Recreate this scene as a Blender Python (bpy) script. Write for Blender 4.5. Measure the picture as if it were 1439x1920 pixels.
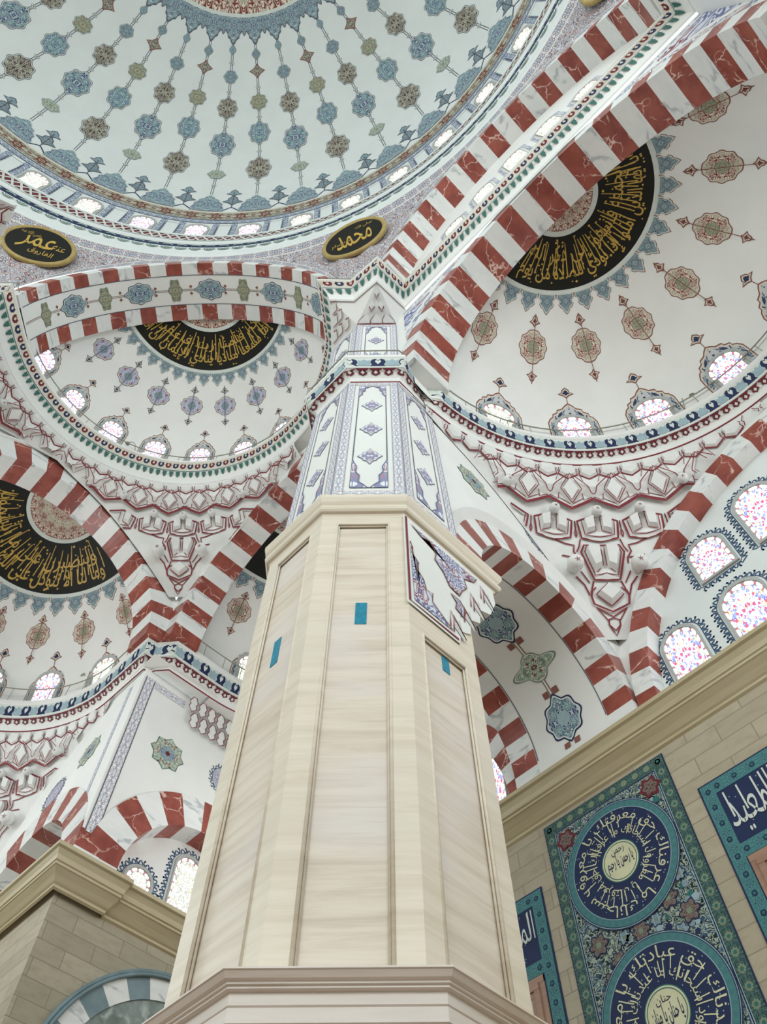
import bpy, bmesh, math, random
from mathutils import Vector, Matrix
from math import sin, cos, tan, pi, sqrt, radians, degrees, atan2, hypot

C = bpy.context.scene.collection
SC = bpy.context.scene
for o in list(bpy.data.objects):
    bpy.data.objects.remove(o, do_unlink=True)

# ------------------------------------------------------------------ camera
CAM = Vector((-1.83, 12.69, 1.6))
cam = bpy.data.cameras.new('camera')
camo = bpy.data.objects.new('camera', cam)
C.objects.link(camo)
cam.sensor_fit = 'VERTICAL'
cam.sensor_height = 24.0
cam.lens = 24.0 * 1474.26 / 1920.0
cam.clip_start = 0.05
cam.clip_end = 400
HEAD, PITCH = radians(135.71), radians(61.91)
fwd = Vector((cos(PITCH) * cos(HEAD), cos(PITCH) * sin(HEAD), sin(PITCH)))
camo.location = CAM
camo.rotation_euler = fwd.to_track_quat('-Z', 'Y').to_euler()
SC.camera = camo

# ------------------------------------------------------------------ world, light, exposure
W = bpy.data.worlds.new('world')
SC.world = W
W.use_nodes = True
WORLD_COL = (0.80, 0.95, 0.97, 1)
WORLD_STR = 1.15
W.node_tree.nodes['Background'].inputs[0].default_value = WORLD_COL
W.node_tree.nodes['Background'].inputs[1].default_value = WORLD_STR
SC.view_settings.view_transform = 'Standard'
SC.view_settings.look = 'None'
SC.view_settings.gamma = 1.0
SC.view_settings.use_curve_mapping = False
SC.view_settings.exposure = 0.42
GLASS = 1.25            # strength of daylight seen through the stained glass


def area(name, loc, aim, sx, sy, power, col=(0.9, 0.96, 1.0)):
    l = bpy.data.lights.new(name, 'AREA')
    l.shape = 'RECTANGLE'; l.size = sx; l.size_y = sy; l.energy = power; l.color = col
    ob = bpy.data.objects.new(name, l); C.objects.link(ob)
    ob.location = loc
    ob.rotation_euler = (Vector(aim) - Vector(loc)).to_track_quat('-Z', 'Y').to_euler()
    return ob


# added lamps standing in for unseen windows of the hall behind the camera
area('fill_south', (6, -17, 25), (-8, 18, 19), 16, 8, 2300, (1.0, 0.95, 0.88))
area('fill_east', (19, 6, 26), (-8, 18, 21), 14, 8, 1500, (0.93, 0.98, 1.0))
# daylight from the rest of the window row in the tiled wall
area('daylight_tiled_wall', (3.4, 24.9, 17.2), (-4.5, 19.5, 17.5), 4, 4, 230, (0.97, 0.99, 1.0))
# added lamps brightening the side arm and corner bay from their hidden window walls
area('fill_far_arm', (-25.6, 11.0, 18.5), (-16, 15.5, 21), 5, 5, 420, (0.95, 0.99, 1.0))
area('fill_corner_bay', (-14.6, 25.3, 17.2), (-13.5, 19, 18.5), 6, 3.5, 330, (0.97, 0.99, 1.0))



# ------------------------------------------------------------------ colours and materials
def srgb(h):
    if isinstance(h, str):
        h = h.lstrip('#'); c = [int(h[i:i + 2], 16) / 255 for i in (0, 2, 4)]
    else:
        c = list(h)
    return tuple([(x / 12.92 if x <= .04045 else ((x + .055) / 1.055) ** 2.4) for x in c] + [1.0])


class NT:
    """small helper to wire shader nodes"""
    def __init__(self, name):
        self.m = bpy.data.materials.new(name); self.m.use_nodes = True
        self.t = self.m.node_tree; self.b = self.t.nodes['Principled BSDF']
        self.b.inputs['Specular IOR Level'].default_value = 0.3

    def n(self, typ, **kw):
        nd = self.t.nodes.new(typ)
        for k, v in kw.items():
            setattr(nd, k, v)
        return nd

    def link(self, a, b):
        self.t.links.new(a, b)

    def put(self, sock, v):
        if hasattr(v, 'is_output') or isinstance(v, bpy.types.NodeSocket):
            self.link(v, sock)
        else:
            sock.default_value = v

    def math(self, op, a, b=None, c=None):
        nd = self.n('ShaderNodeMath', operation=op)
        for i, v in enumerate((a, b, c)):
            if v is not None:
                self.put(nd.inputs[i], v)
        return nd.outputs[0]

    def mix(self, f, a, b):
        nd = self.n('ShaderNodeMix', data_type='RGBA')
        self.put(nd.inputs[0], f); self.put(nd.inputs[6], a); self.put(nd.inputs[7], b)
        return nd.outputs[2]

    def pos(self):
        return self.n('ShaderNodeNewGeometry').outputs['Position']

    def uv(self):
        s = self.n('ShaderNodeSeparateXYZ'); self.link(self.n('ShaderNodeUVMap').outputs[0], s.inputs[0])
        return s.outputs[0], s.outputs[1]

    def comb(self, x, y, z):
        nd = self.n('ShaderNodeCombineXYZ')
        for i, v in enumerate((x, y, z)):
            self.put(nd.inputs[i], v)
        return nd.outputs[0]

    def scale(self, v, s):
        nd = self.n('ShaderNodeVectorMath', operation='MULTIPLY')
        self.link(v, nd.inputs[0]); nd.inputs[1].default_value = s
        return nd.outputs[0]

    def noise(self, vec, sc=1.0, det=2.0, rough=.5, dist=0.0):
        nd = self.n('ShaderNodeTexNoise')
        self.link(vec, nd.inputs['Vector'])
        nd.inputs['Scale'].default_value = sc; nd.inputs['Detail'].default_value = det
        nd.inputs['Roughness'].default_value = rough; nd.inputs['Distortion'].default_value = dist
        return nd.outputs[0]

    def smooth(self, x, a, b):
        nd = self.n('ShaderNodeMapRange', interpolation_type='SMOOTHSTEP')
        self.put(nd.inputs[0], x)
        nd.inputs[1].default_value = a; nd.inputs[2].default_value = b
        return nd.outputs[0]

    def done(self, col, rough=.6, bump=None, bs=.1, bd=.02):
        self.put(self.b.inputs['Base Color'], col)
        self.b.inputs['Roughness'].default_value = rough
        if bump is not None:
            nd = self.n('ShaderNodeBump'); nd.inputs['Strength'].default_value = bs; nd.inputs['Distance'].default_value = bd
            self.link(bump, nd.inputs['Height']); self.link(nd.outputs[0], self.b.inputs['Normal'])
        return self.m


def plain(name, h, rough=.6, var=.06, sc=3.0):
    t = NT(name); c = srgb(h)
    n = t.noise(t.pos(), sc, 4, .6)
    d = tuple([x * (1 - var * 2.2) for x in c[:3]] + [1])
    return t.done(t.mix(t.smooth(n, .35, .65), d, c), rough)


def marble(name, base, dark, vein, vsc, width, rough=.28, stretch=(1, 1, 1)):
    t = NT(name)
    p = t.scale(t.pos(), stretch)
    n = t.noise(p, 1.6, 5, .6)
    c = t.mix(t.smooth(n, .3, .7), srgb(dark), srgb(base))
    w = t.n('ShaderNodeTexVoronoi', feature='DISTANCE_TO_EDGE')
    off = t.n('ShaderNodeTexNoise'); t.link(p, off.inputs['Vector']); off.inputs['Scale'].default_value = 1.3; off.inputs['Detail'].default_value = 4
    va = t.n('ShaderNodeVectorMath', operation='MULTIPLY_ADD'); t.link(off.outputs[1], va.inputs[0]); va.inputs[1].default_value = (1.1, 1.1, 1.1); t.link(p, va.inputs[2])
    t.link(va.outputs[0], w.inputs['Vector']); w.inputs['Scale'].default_value = vsc
    f = t.smooth(w.outputs[0], width, 0.0)
    f = t.math('MULTIPLY', f, t.smooth(t.noise(p, 2.7, 2), .38, .62))
    return t.done(t.mix(f, c, srgb(vein)), rough)


def travertine(name, c1, c2, c3, rough=.42, tilt=0.0):
    t = NT(name)
    p = t.scale(t.pos(), (.45, .45, 6.5))
    n = t.noise(p, 1.0, 8, .66, .5)
    n2 = t.noise(t.scale(t.pos(), (.5, .5, 1.1)), .8, 3)
    n3 = t.noise(t.scale(t.pos(), (1.2, 1.2, 26)), 1.0, 3)
    c = t.mix(t.smooth(n, .28, .66), srgb(c2), srgb(c1))
    c = t.mix(t.math('MULTIPLY', t.smooth(n2, .45, .7), .6), c, srgb(c3))
    c = t.mix(t.math('MULTIPLY', t.smooth(n3, .58, .7), .35), c, srgb(c2))
    return t.done(c, rough)


def ashlar(name, c1, c2, joint, bw, bh, axis):
    """coursed stone blocks; axis picks which horizontal coordinate runs along the wall"""
    t = NT(name)
    s = t.n('ShaderNodeSeparateXYZ'); t.link(t.pos(), s.inputs[0])
    v = t.comb(s.outputs[axis], s.outputs[2], 0.0)
    br = t.n('ShaderNodeTexBrick'); t.link(v, br.inputs['Vector'])
    br.inputs['Color1'].default_value = srgb(c1); br.inputs['Color2'].default_value = srgb(c2); br.inputs['Mortar'].default_value = srgb(joint)
    br.inputs['Scale'].default_value = 1.0; br.inputs['Mortar Size'].default_value = .012; br.inputs['Bias'].default_value = -.2
    br.inputs['Brick Width'].default_value = bw; br.inputs['Row Height'].default_value = bh
    n = t.noise(t.scale(t.pos(), (1, 1, 3)), 2.2, 5, .65)
    d = t.mix(t.math('MULTIPLY', t.smooth(n, .4, .75), .45), br.outputs[0], srgb(joint))
    return t.done(d, .55)


def arab(name, bg, fg, acc=None, sc=3.0, freq=16.0, thr=.15, rough=.6, mirror=True, band=False, seed=0.0):
    """mirrored scrollwork: contour bands of a noise folded about the motif's axes"""
    t = NT(name)
    u, v = t.uv()
    if band:
        u = t.math('PINGPONG', u, .5)
        v = t.math('ABSOLUTE', t.math('SUBTRACT', v, .5))
        vec = t.comb(t.math('MULTIPLY', u, 2.0), t.math('MULTIPLY', v, 2.0), seed)
    else:
        vec = t.comb(t.math('ABSOLUTE', u), t.math('ABSOLUTE', v) if mirror else v, seed)
    n = t.noise(vec, sc * 1.25, 0.0, .4, .9)
    s = t.math('SINE', t.math('MULTIPLY', n, freq * 3.2))
    f = t.smooth(s, thr - .25, thr + .25)
    c = t.mix(f, srgb(bg), srgb(fg))
    if acc:
        n2 = t.noise(t.comb(t.math('ABSOLUTE', t.math('PINGPONG', u, .5) if band else u), t.math('ABSOLUTE', v), seed + 7.0), sc * .8, 1.0)
        c = t.mix(t.math('MULTIPLY', t.smooth(n2, .52, .56), t.math('SUBTRACT', 1.0, f)), c, srgb(acc))
    return t.done(c, rough)


def glassmat(name, sc, col=True, strength=None):
    t = NT(name)
    u, v = t.uv()
    vec = t.comb(t.math('ABSOLUTE', u), v, 0.0)
    a = t.n('ShaderNodeTexVoronoi', feature='DISTANCE_TO_EDGE'); t.link(vec, a.inputs['Vector']); a.inputs['Scale'].default_value = sc
    b = t.n('ShaderNodeTexVoronoi', feature='F1'); t.link(vec, b.inputs['Vector']); b.inputs['Scale'].default_value = sc
    sp = t.n('ShaderNodeSeparateColor'); t.link(b.outputs['Color'], sp.inputs[0])
    r = t.n('ShaderNodeValToRGB'); t.link(sp.outputs[0], r.inputs[0])
    e = r.color_ramp; e.interpolation = 'CONSTANT'
    cols = [(0, '#fbfdff'), (.50, '#f3dc8a'), (.62, '#ffffff'), (.72, '#f0506e'), (.80, '#8fa0ee'), (.90, '#e8f4f0')] if col else [(0, '#f6f8f4'), (.5, '#cfd2c4'), (.7, '#ffffff'), (.86, '#b8bda8'), (.93, '#d8cf9a')]
    e.elements[0].color = srgb(cols[0][1]); e.elements[1].position = cols[1][0]; e.elements[1].color = srgb(cols[1][1])
    for p_, c_ in cols[2:]:
        q = e.elements.new(p_); q.color = srgb(c_)
    lead = t.smooth(a.outputs[0], .07, .03)
    c = t.mix(lead, r.outputs[0], srgb('#5a66b8' if col else '#8a8f86'))
    t.b.inputs['Base Color'].default_value = (.05, .05, .05, 1)
    t.link(c, t.b.inputs['Emission Color'])
    t.b.inputs['Emission Strength'].default_value = GLASS if strength is None else strength
    return t.m


def emit(name, h, s):
    t = NT(name); t.b.inputs['Base Color'].default_value = (.05, .05, .05, 1)
    n = t.noise(t.pos(), 2.0, 1.0)
    t.link(t.mix(t.smooth(n, .3, .7), srgb(h), tuple(list(min(1, x * 1.05) for x in srgb(h)[:3]) + [1])), t.b.inputs['Emission Color'])
    t.b.inputs['Emission Strength'].default_value = s
    return t.m


M = {}
M['plaster'] = plain('white_plaster', '#e9e9e6', .75, .02, .6)
M['plaster_cool'] = plain('plaster_cool_light', '#dfe4e3', .8, .02, .5)  # same white plaster, with the dome's cool light tinted into its colour
M['muqarnas'] = plain('carved_plaster', '#e4e4e2', .7, .03, 2)
M['muq_shade'] = plain('carved_plaster_shade', '#cfcfcd', .75, .03, 2)  # darker copy of the carved plaster, painted-in shade for recesses
M['red'] = marble('red_marble', '#a2594d', '#83423a', '#e3c4b8', 1.15, .028)
M['redface'] = M['red']
M['white'] = marble('white_marble', '#e9e9e7', '#dfe1e0', '#b4b9bc', .5, .05, .3, (.8, .8, 2.2))
M['trav'] = travertine('travertine', '#e6dacb', '#cfbfae', '#e4dcda')
M['trav_edge'] = travertine('travertine_edge', '#e9decd', '#d9ccb8', '#e2d8ca')
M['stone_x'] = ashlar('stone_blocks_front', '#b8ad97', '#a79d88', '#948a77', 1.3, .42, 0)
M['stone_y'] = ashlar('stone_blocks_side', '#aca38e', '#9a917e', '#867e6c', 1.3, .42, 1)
M['cornice'] = travertine('stone_cornice', '#c4b799', '#b3a583', '#bfb297')
M['floor'] = plain('carpet', '#a89384', .95, .1, 1.5)
M['black'] = plain('black_ground', '#14140f', .6, .1, 6)
M['gold'] = plain('gold_script', '#c9a652', .45, .08, 5)
M['goldrim'] = plain('gilded_rim', '#b59d62', .4, .08, 5)
M['line'] = plain('grey_outline', '#626571', .7, .04)
M['brownline'] = plain('brown_outline', '#8a5a50', .7, .04)
M['redline'] = plain('red_outline', '#83323a', .7, .05)
M['pale'] = plain('pale_paint', '#d6dcd6', .7, .03)
M['palebeige'] = plain('beige_paint', '#d8cfc0', .7, .03)
M['navy'] = plain('navy_paint', '#1f2d55', .6, .06)
M['teal'] = plain('teal_paint', '#2f6f6c', .6, .06)
M['sky'] = plain('light_blue_paint', '#9db4bd', .65, .06)
M['maroon'] = plain('maroon_paint', '#6e2430', .6, .06)
M['green'] = plain('green_paint', '#3d6f66', .6, .06)
M['olive'] = plain('olive_paint', '#7f8f78', .6, .06)
M['cream'] = plain('cream_paint', '#d9d8b4', .6, .05)
M['a_blue'] = arab('blue_scrolls', '#2c4268', '#b4c2c8', '#5f878c', 2.6, 13)
M['a_blue2'] = arab('steel_scrolls', '#344c68', '#abbcbe', '#668f92', 3.0, 14, seed=3)
M['a_brown'] = arab('brown_scrolls', '#46332f', '#b9b6a9', '#7c7d6c', 2.6, 13, seed=1)
M['a_red'] = arab('maroon_scrolls', '#7a352e', '#e0d3c4', '#a3a58e', 2.6, 12, seed=2)
M['a_teal'] = arab('teal_scrolls', '#3f6a76', '#b4c6c8', '#3b5884', 3.0, 14, seed=4)
M['a_olive'] = arab('olive_scrolls', '#636b55', '#babda6', '#7a5c40', 2.6, 12, seed=5)
M['a_lilac'] = arab('lilac_scrolls', '#6c709c', '#dadbe4', '#8a4a58', 2.4, 12, seed=6)
M['a_green'] = arab('green_scrolls', '#7c9587', '#c9d4c4', '#7c4a40', 2.2, 11, seed=8)
M['b_red'] = arab('maroon_band', '#6e362c', '#b3b4a4', '#8a9080', 1.4, 7, band=True)
M['b_blue'] = arab('blue_band', '#40557f', '#d4dbe2', None, 1.5, 7, band=True, seed=2)
M['b_blue2'] = arab('blue_lace_band', '#5d6a86', '#d8dde2', '#8f6a70', 1.8, 8, band=True, seed=5)
M['b_grey'] = arab('grey_band', '#8d93a8', '#e2e3e8', '#b79aa0', 1.8, 8, band=True, seed=3)
M['b_lilac'] = arab('lilac_band', '#a3a4b4', '#ecebed', '#bfa6aa', 1.7, 7, band=True, seed=4)
M['b_teal'] = arab('teal_band', '#215c66', '#639a9a', '#1a4058', 3.0, 16, band=True, seed=6)
M['b_green'] = arab('green_flower_band', '#17363c', '#5a7c72', '#2f4852', 2.2, 11, band=True, seed=7)
M['f_floral'] = arab('tile_florals', '#182c36', '#a3b0a2', '#35506a', 12.0, 9, band=False, seed=9)
M['f_field'] = arab('pendentive_scrolls', '#7c6a74', '#d6dade', '#8a5a58', 5.0, 15, seed=11, mirror=False)
M['a_navy'] = arab('navy_scrolls', '#2a3654', '#c3c4c6', '#4a6a86', 1.7, 7, seed=12)
M['a_tilered'] = arab('tile_red_scrolls', '#4b2a2f', '#8f887c', '#5c3a44', 2.6, 10, seed=2)
M['a_line'] = arab('lilac_line_scrolls', '#8f93b4', '#eceaee', '#b08d98', 1.6, 6, seed=13)
M['glass'] = glassmat('stained_glass', 9.0)
M['glass_dim'] = glassmat('stained_glass_pale', 9.0, False, 1.1)
M['glass_far'] = glassmat('dome_glass', 6.0, True, GLASS)
M['cell'] = emit('white_pane', '#ffffff', GLASS * 1.15)
M['cell_dim'] = emit('white_pane_dim', '#f3f2e6', 1.25)
M['dot'] = emit('pink_pane', '#e8506a', 1.0)
M['reveal'] = plain('window_reveal', '#b3b6b4', .7, .03)
M['metal'] = plain('grey_metal', '#9c9c8e', .45, .05)
M['tape'] = plain('turquoise_film', '#1f8fae', .45, .12, 20)
M['bluegrey'] = plain('blue_marble', '#7f959c', .4, .12, 1.2)
M['carvegrey'] = marble('grey_marble', '#8f9c98', '#68766f', '#b9c4c0', .9, .08, .35)


# ------------------------------------------------------------------ mesh building
class MB:
    def __init__(self):
        self.v = []; self.f = []; self.m = []; self.u = []; self.mats = []; self.sm = []

    def mi(self, m):
        if m not in self.mats:
            self.mats.append(m)
        return self.mats.index(m)

    def face(self, pts, m, uv=None, smooth=False):
        i = len(self.v); self.v += [tuple(p) for p in pts]
        self.f.append(tuple(range(i, i + len(pts)))); self.m.append(self.mi(m)); self.sm.append(smooth)
        self.u.append(uv if uv else [(0, 0)] * len(pts))

    def idx(self, ids, m, uv=None, smooth=False):
        self.f.append(tuple(ids)); self.m.append(self.mi(m)); self.sm.append(smooth)
        self.u.append(uv if uv else [(0, 0)] * len(ids))

    def grid(self, fn, us, vs, m, uvf=None, smooth=True, closed=False):
        i0 = len(self.v); nu, nv = len(us), len(vs)
        for a in us:
            for b in vs:
                self.v.append(tuple(fn(a, b)))
        for i in range(nu - 1 if not closed else nu):
            for j in range(nv - 1):
                i2 = (i + 1) % nu
                q = (i0 + i * nv + j, i0 + i2 * nv + j, i0 + i2 * nv + j + 1, i0 + i * nv + j + 1)
                uv = None
                if uvf:
                    uv = [uvf(us[i], vs[j]), uvf(us[i2], vs[j]), uvf(us[i2], vs[j + 1]), uvf(us[i], vs[j + 1])]
                self.idx(q, m, uv, smooth)

    def box(self, p0, ex, ey, ez, m):
        p0 = Vector(p0); ex = Vector(ex); ey = Vector(ey); ez = Vector(ez); i = len(self.v)
        for a in (0, 1):
            for b in (0, 1):
                for c in (0, 1):
                    self.v.append(tuple(p0 + ex * a + ey * b + ez * c))
        for q in ((0, 1, 3, 2), (4, 6, 7, 5), (0, 4, 5, 1), (2, 3, 7, 6), (0, 2, 6, 4), (1, 5, 7, 3)):
            self.idx([i + k for k in q], m)

    def tube(self, pts, r, m, n=6):
        pts = [Vector(p) for p in pts]; rings = []
        rs = r if isinstance(r, (list, tuple)) else [r] * len(pts)
        for k, p in enumerate(pts):
            d = (pts[min(k + 1, len(pts) - 1)] - pts[max(k - 1, 0)]).normalized()
            a = d.orthogonal().normalized() if abs(d.z) > .9 else d.cross(Vector((0, 0, 1))).normalized()
            b = d.cross(a); i = len(self.v)
            for j in range(n):
                t = 2 * pi * j / n; self.v.append(tuple(p + (a * cos(t) + b * sin(t)) * rs[k]))
            rings.append(i)
        for i, j in zip(rings, rings[1:]):
            for k in range(n):
                self.idx((i + k, i + (k + 1) % n, j + (k + 1) % n, j + k), m, None, True)
        self.idx([rings[0] + k for k in range(n)][::-1], m); self.idx([rings[-1] + k for k in range(n)], m)

    def lathe(self, o, ax, prof, m, n=24):
        o = Vector(o); ax = Vector(ax).normalized(); a = ax.orthogonal().normalized(); b = ax.cross(a)
        self.grid(lambda i, j: o + ax * prof[j][1] + (a * cos(2 * pi * i / n) + b * sin(2 * pi * i / n)) * prof[j][0], list(range(n)), list(range(len(prof))), m, None, True, True)

    # painted shapes: a star-shaped outline filled in rings and laid on a surface by fn(x, y, lift)
    def fan(self, out, m, fn, lift=0.0, rings=2, uvs=None, c=None):
        n = len(out)
        if c is None:
            c = (sum(p[0] for p in out) / n, sum(p[1] for p in out) / n)
        mx = max(abs(p[0] - c[0]) for p in out) or 1; my = max(abs(p[1] - c[1]) for p in out) or 1
        us = uvs or (1.0, 1.0)
        i0 = len(self.v); self.v.append(tuple(fn(c[0], c[1], lift))); loc = [(0.0, 0.0)]
        for r in range(1, rings + 1):
            k = r / rings
            for p in out:
                x = c[0] + (p[0] - c[0]) * k; y = c[1] + (p[1] - c[1]) * k
                self.v.append(tuple(fn(x, y, lift))); loc.append(((p[0] - c[0]) * k / mx * us[0], (p[1] - c[1]) * k / my * us[1]))
        for j in range(n):
            j2 = (j + 1) % n
            t = (0, 1 + j, 1 + j2); self.idx([i0 + q for q in t], m, [loc[q] for q in t], True)
            for r in range(1, rings):
                t = (1 + (r - 1) * n + j, 1 + r * n + j, 1 + r * n + j2, 1 + (r - 1) * n + j2)
                self.idx([i0 + q for q in t], m, [loc[q] for q in t], True)

    def loop(self, out, inn, m, fn, lift=0.0, uvn=1.0, k=1):
        """band between two outlines of equal point count"""
        n = len(out); i0 = len(self.v)
        for p, q in zip(out, inn):
            for r in range(k + 1):
                self.v.append(tuple(fn(p[0] + (q[0] - p[0]) * r / k, p[1] + (q[1] - p[1]) * r / k, lift)))
        for j in range(n):
            j2 = (j + 1) % n
            for r in range(k):
                t = (j * (k + 1) + r, j2 * (k + 1) + r, j2 * (k + 1) + r + 1, j * (k + 1) + r + 1)
                ua, ub = j * uvn / n, (j + 1) * uvn / n
                self.idx([i0 + q for q in t], m, [(ua, r / k), (ub, r / k), (ub, (r + 1) / k), (ua, (r + 1) / k)], True)

    def ribbon(self, pts, w, m, fn, lift=0.0, close=False):
        """thin painted line through 2-D points"""
        P = list(pts); n = len(P); i0 = len(self.v)
        for k in range(n):
            a = P[k - 1] if (k > 0 or close) else P[k]; b = P[(k + 1) % n] if (k < n - 1 or close) else P[k]
            dx, dy = b[0] - a[0], b[1] - a[1]; l = hypot(dx, dy) or 1
            nx, ny = -dy / l * w / 2, dx / l * w / 2
            self.v.append(tuple(fn(P[k][0] + nx, P[k][1] + ny, lift))); self.v.append(tuple(fn(P[k][0] - nx, P[k][1] - ny, lift)))
        for k in range(n if close else n - 1):
            a, b = i0 + 2 * k, i0 + 2 * ((k + 1) % n)
            self.idx((a, a + 1, b + 1, b), m)

    def build(self, name, parent=None, **props):
        me = bpy.data.meshes.new(name)
        me.from_pydata(self.v, [], self.f)
        for m in self.mats:
            me.materials.append(M[m])
        me.polygons.foreach_set('material_index', self.m)
        me.polygons.foreach_set('use_smooth', self.sm)
        uvl = me.uv_layers.new(name='UVMap')
        flat = []
        for u in self.u:
            for a in u:
                flat += [a[0], a[1]]
        uvl.data.foreach_set('uv', flat)
        me.update()
        ob = bpy.data.objects.new(name, me); C.objects.link(ob)
        if parent:
            ob.parent = parent; ob.matrix_parent_inverse = Matrix.Translation(parent.location).inverted()
        for k, v in props.items():
            ob[k] = v
        return ob


def thing(name, label, cat, loc, group=None):
    o = bpy.data.objects.new(name, None); C.objects.link(o)
    o.location = loc; o.empty_display_size = .3
    o['label'] = label; o['category'] = cat
    if group:
        o['group'] = group
    return o


def structure_root(name, loc=(0, 0, 0)):
    o = bpy.data.objects.new(name, None); C.objects.link(o); o.location = loc; o['kind'] = 'structure'
    return o


def lin(a, b, n):
    return [a + (b - a) * i / (n - 1) for i in range(n)]


class Fr:
    """wall frame: s outward, t along the wall, z up"""
    def __init__(self, n, e, o=(0, 0)):
        self.n = Vector((n[0], n[1], 0)); self.e = Vector((e[0], e[1], 0)); self.o = Vector((o[0], o[1], 0))

    def __call__(self, s, t, z):
        p = self.o + self.n * s + self.e * t; return Vector((p.x, p.y, z))

    def wall(self, s, t0=0.0, z0=0.0):
        """local painter for the plane at depth s: x along the wall, y up, lift into the room"""
        return lambda x, y, l: self(s - l, t0 + x, z0 + y)


Q = sqrt(.5)
F_L = Fr((-Q, Q), (Q, Q))                     # diagonal bay
F_R = Fr((0, 1), (1, 0))                      # bay in front of the tiled wall
F_E2 = Fr((0, 1), (1, 0), (-13.75, 0))
F_E1 = Fr((-1, 0), (0, 1), (0, 13.75))
F_S = Fr((-1, 0), (0, 1), (0, 22.45))         # side walls, s = -x
F_B = Fr((0, 1), (1, 0), (-23.2, 0))          # wall of the pier, y = s


# ------------------------------------------------------------------ motif outlines
def medal(w, h, n=8, amp=.06, tip=.16, k=48):
    P = []
    for i in range(k):
        a = 2 * pi * i / k
        r = 1 + amp * cos(n * a)
        d = min(abs(((a - pi / 2 + pi) % (2 * pi)) - pi), abs(((a + pi / 2 + pi) % (2 * pi)) - pi))
        r += tip * max(0, 1 - d / .42) ** 1.5
        P.append((w * r * cos(a), h * r * sin(a) / (1 + tip * .6)))
    return P


def diam(w, h, k=.35):
    P = []
    for i in range(4):
        a = [(w, 0), (0, h), (-w, 0), (0, -h)]
        p, q = a[i], a[(i + 1) % 4]
        P.append(p); mx, my = (p[0] + q[0]) / 2, (p[1] + q[1]) / 2
        P.append((mx * (1 - k * .5) + .0, my * (1 - k * .5)))
    return P


def flowr(w, h):
    return [(0, -h), (.35 * w, -.55 * h), (w, -.25 * h), (.5 * w, .15 * h), (.45 * w, .5 * h), (0, h), (-.45 * w, .5 * h), (-.5 * w, .15 * h), (-w, -.25 * h), (-.35 * w, -.55 * h)]


def lobe(w, h):
    """pointed scalloped lobe standing on a base line"""
    L = [(1, 0), (1.02, .22), (.86, .36), (.9, .5), (.66, .62), (.62, .74), (.36, .8), (.22, .92), (0, 1)]
    return [(w * a, h * b) for a, b in L] + [(-w * a, h * b) for a, b in L[-2::-1]]


def sc(P, k, dy=0.0):
    return [(x * k, (y - dy) * k + dy) for x, y in P]


def archshape(w, hs, n=14, k=1.0):
    """round-topped window outline, base at y=0, springing at hs"""
    P = [(-w, 0)]
    for i in range(n + 1):
        a = pi - pi * i / n
        P.append((w * cos(a), hs + w * k * sin(a)))
    P.append((w, 0))
    return P


def paint_medal(mb, fn, w, h, mat, line='line', n=8, amp=.06, tip=.16, lift=.006, pale='pale'):
    P = medal(w, h, n, amp, tip)
    mb.fan(P, line, fn, lift, 3); mb.fan(sc(P, .955), pale, fn, lift * 2, 3); mb.fan(sc(P, .90), line, fn, lift * 3, 3); mb.fan(sc(P, .865), mat, fn, lift * 4, 3)


# ================================================================== helpers for architecture
H1, H2, H3 = 29.05, 22.8, 14.5


def offset_path(P, closed=False):
    """mitre directions (to the right of travel) for a plan polyline, with arc lengths"""
    n = len(P); mit = []; L = [0.0]
    for k in range(n):
        a = P[k - 1] if (k > 0 or closed) else None
        b = P[(k + 1) % n] if (k < n - 1 or closed) else None
        ds = []
        if a is not None:
            d = Vector((P[k][0] - a[0], P[k][1] - a[1])); ds.append(d.normalized())
        if b is not None:
            d = Vector((b[0] - P[k][0], b[1] - P[k][1])); ds.append(d.normalized())
        ns = [Vector((d.y, -d.x)) for d in ds]
        if len(ns) == 1:
            mit.append(ns[0])
        else:
            s = ns[0] + ns[1]
            mit.append(s / max(.35, (1 + ns[0].dot(ns[1]))))
    for k in range(n - 1):
        L.append(L[-1] + hypot(P[k + 1][0] - P[k][0], P[k + 1][1] - P[k][1]))
    return mit, L


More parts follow.
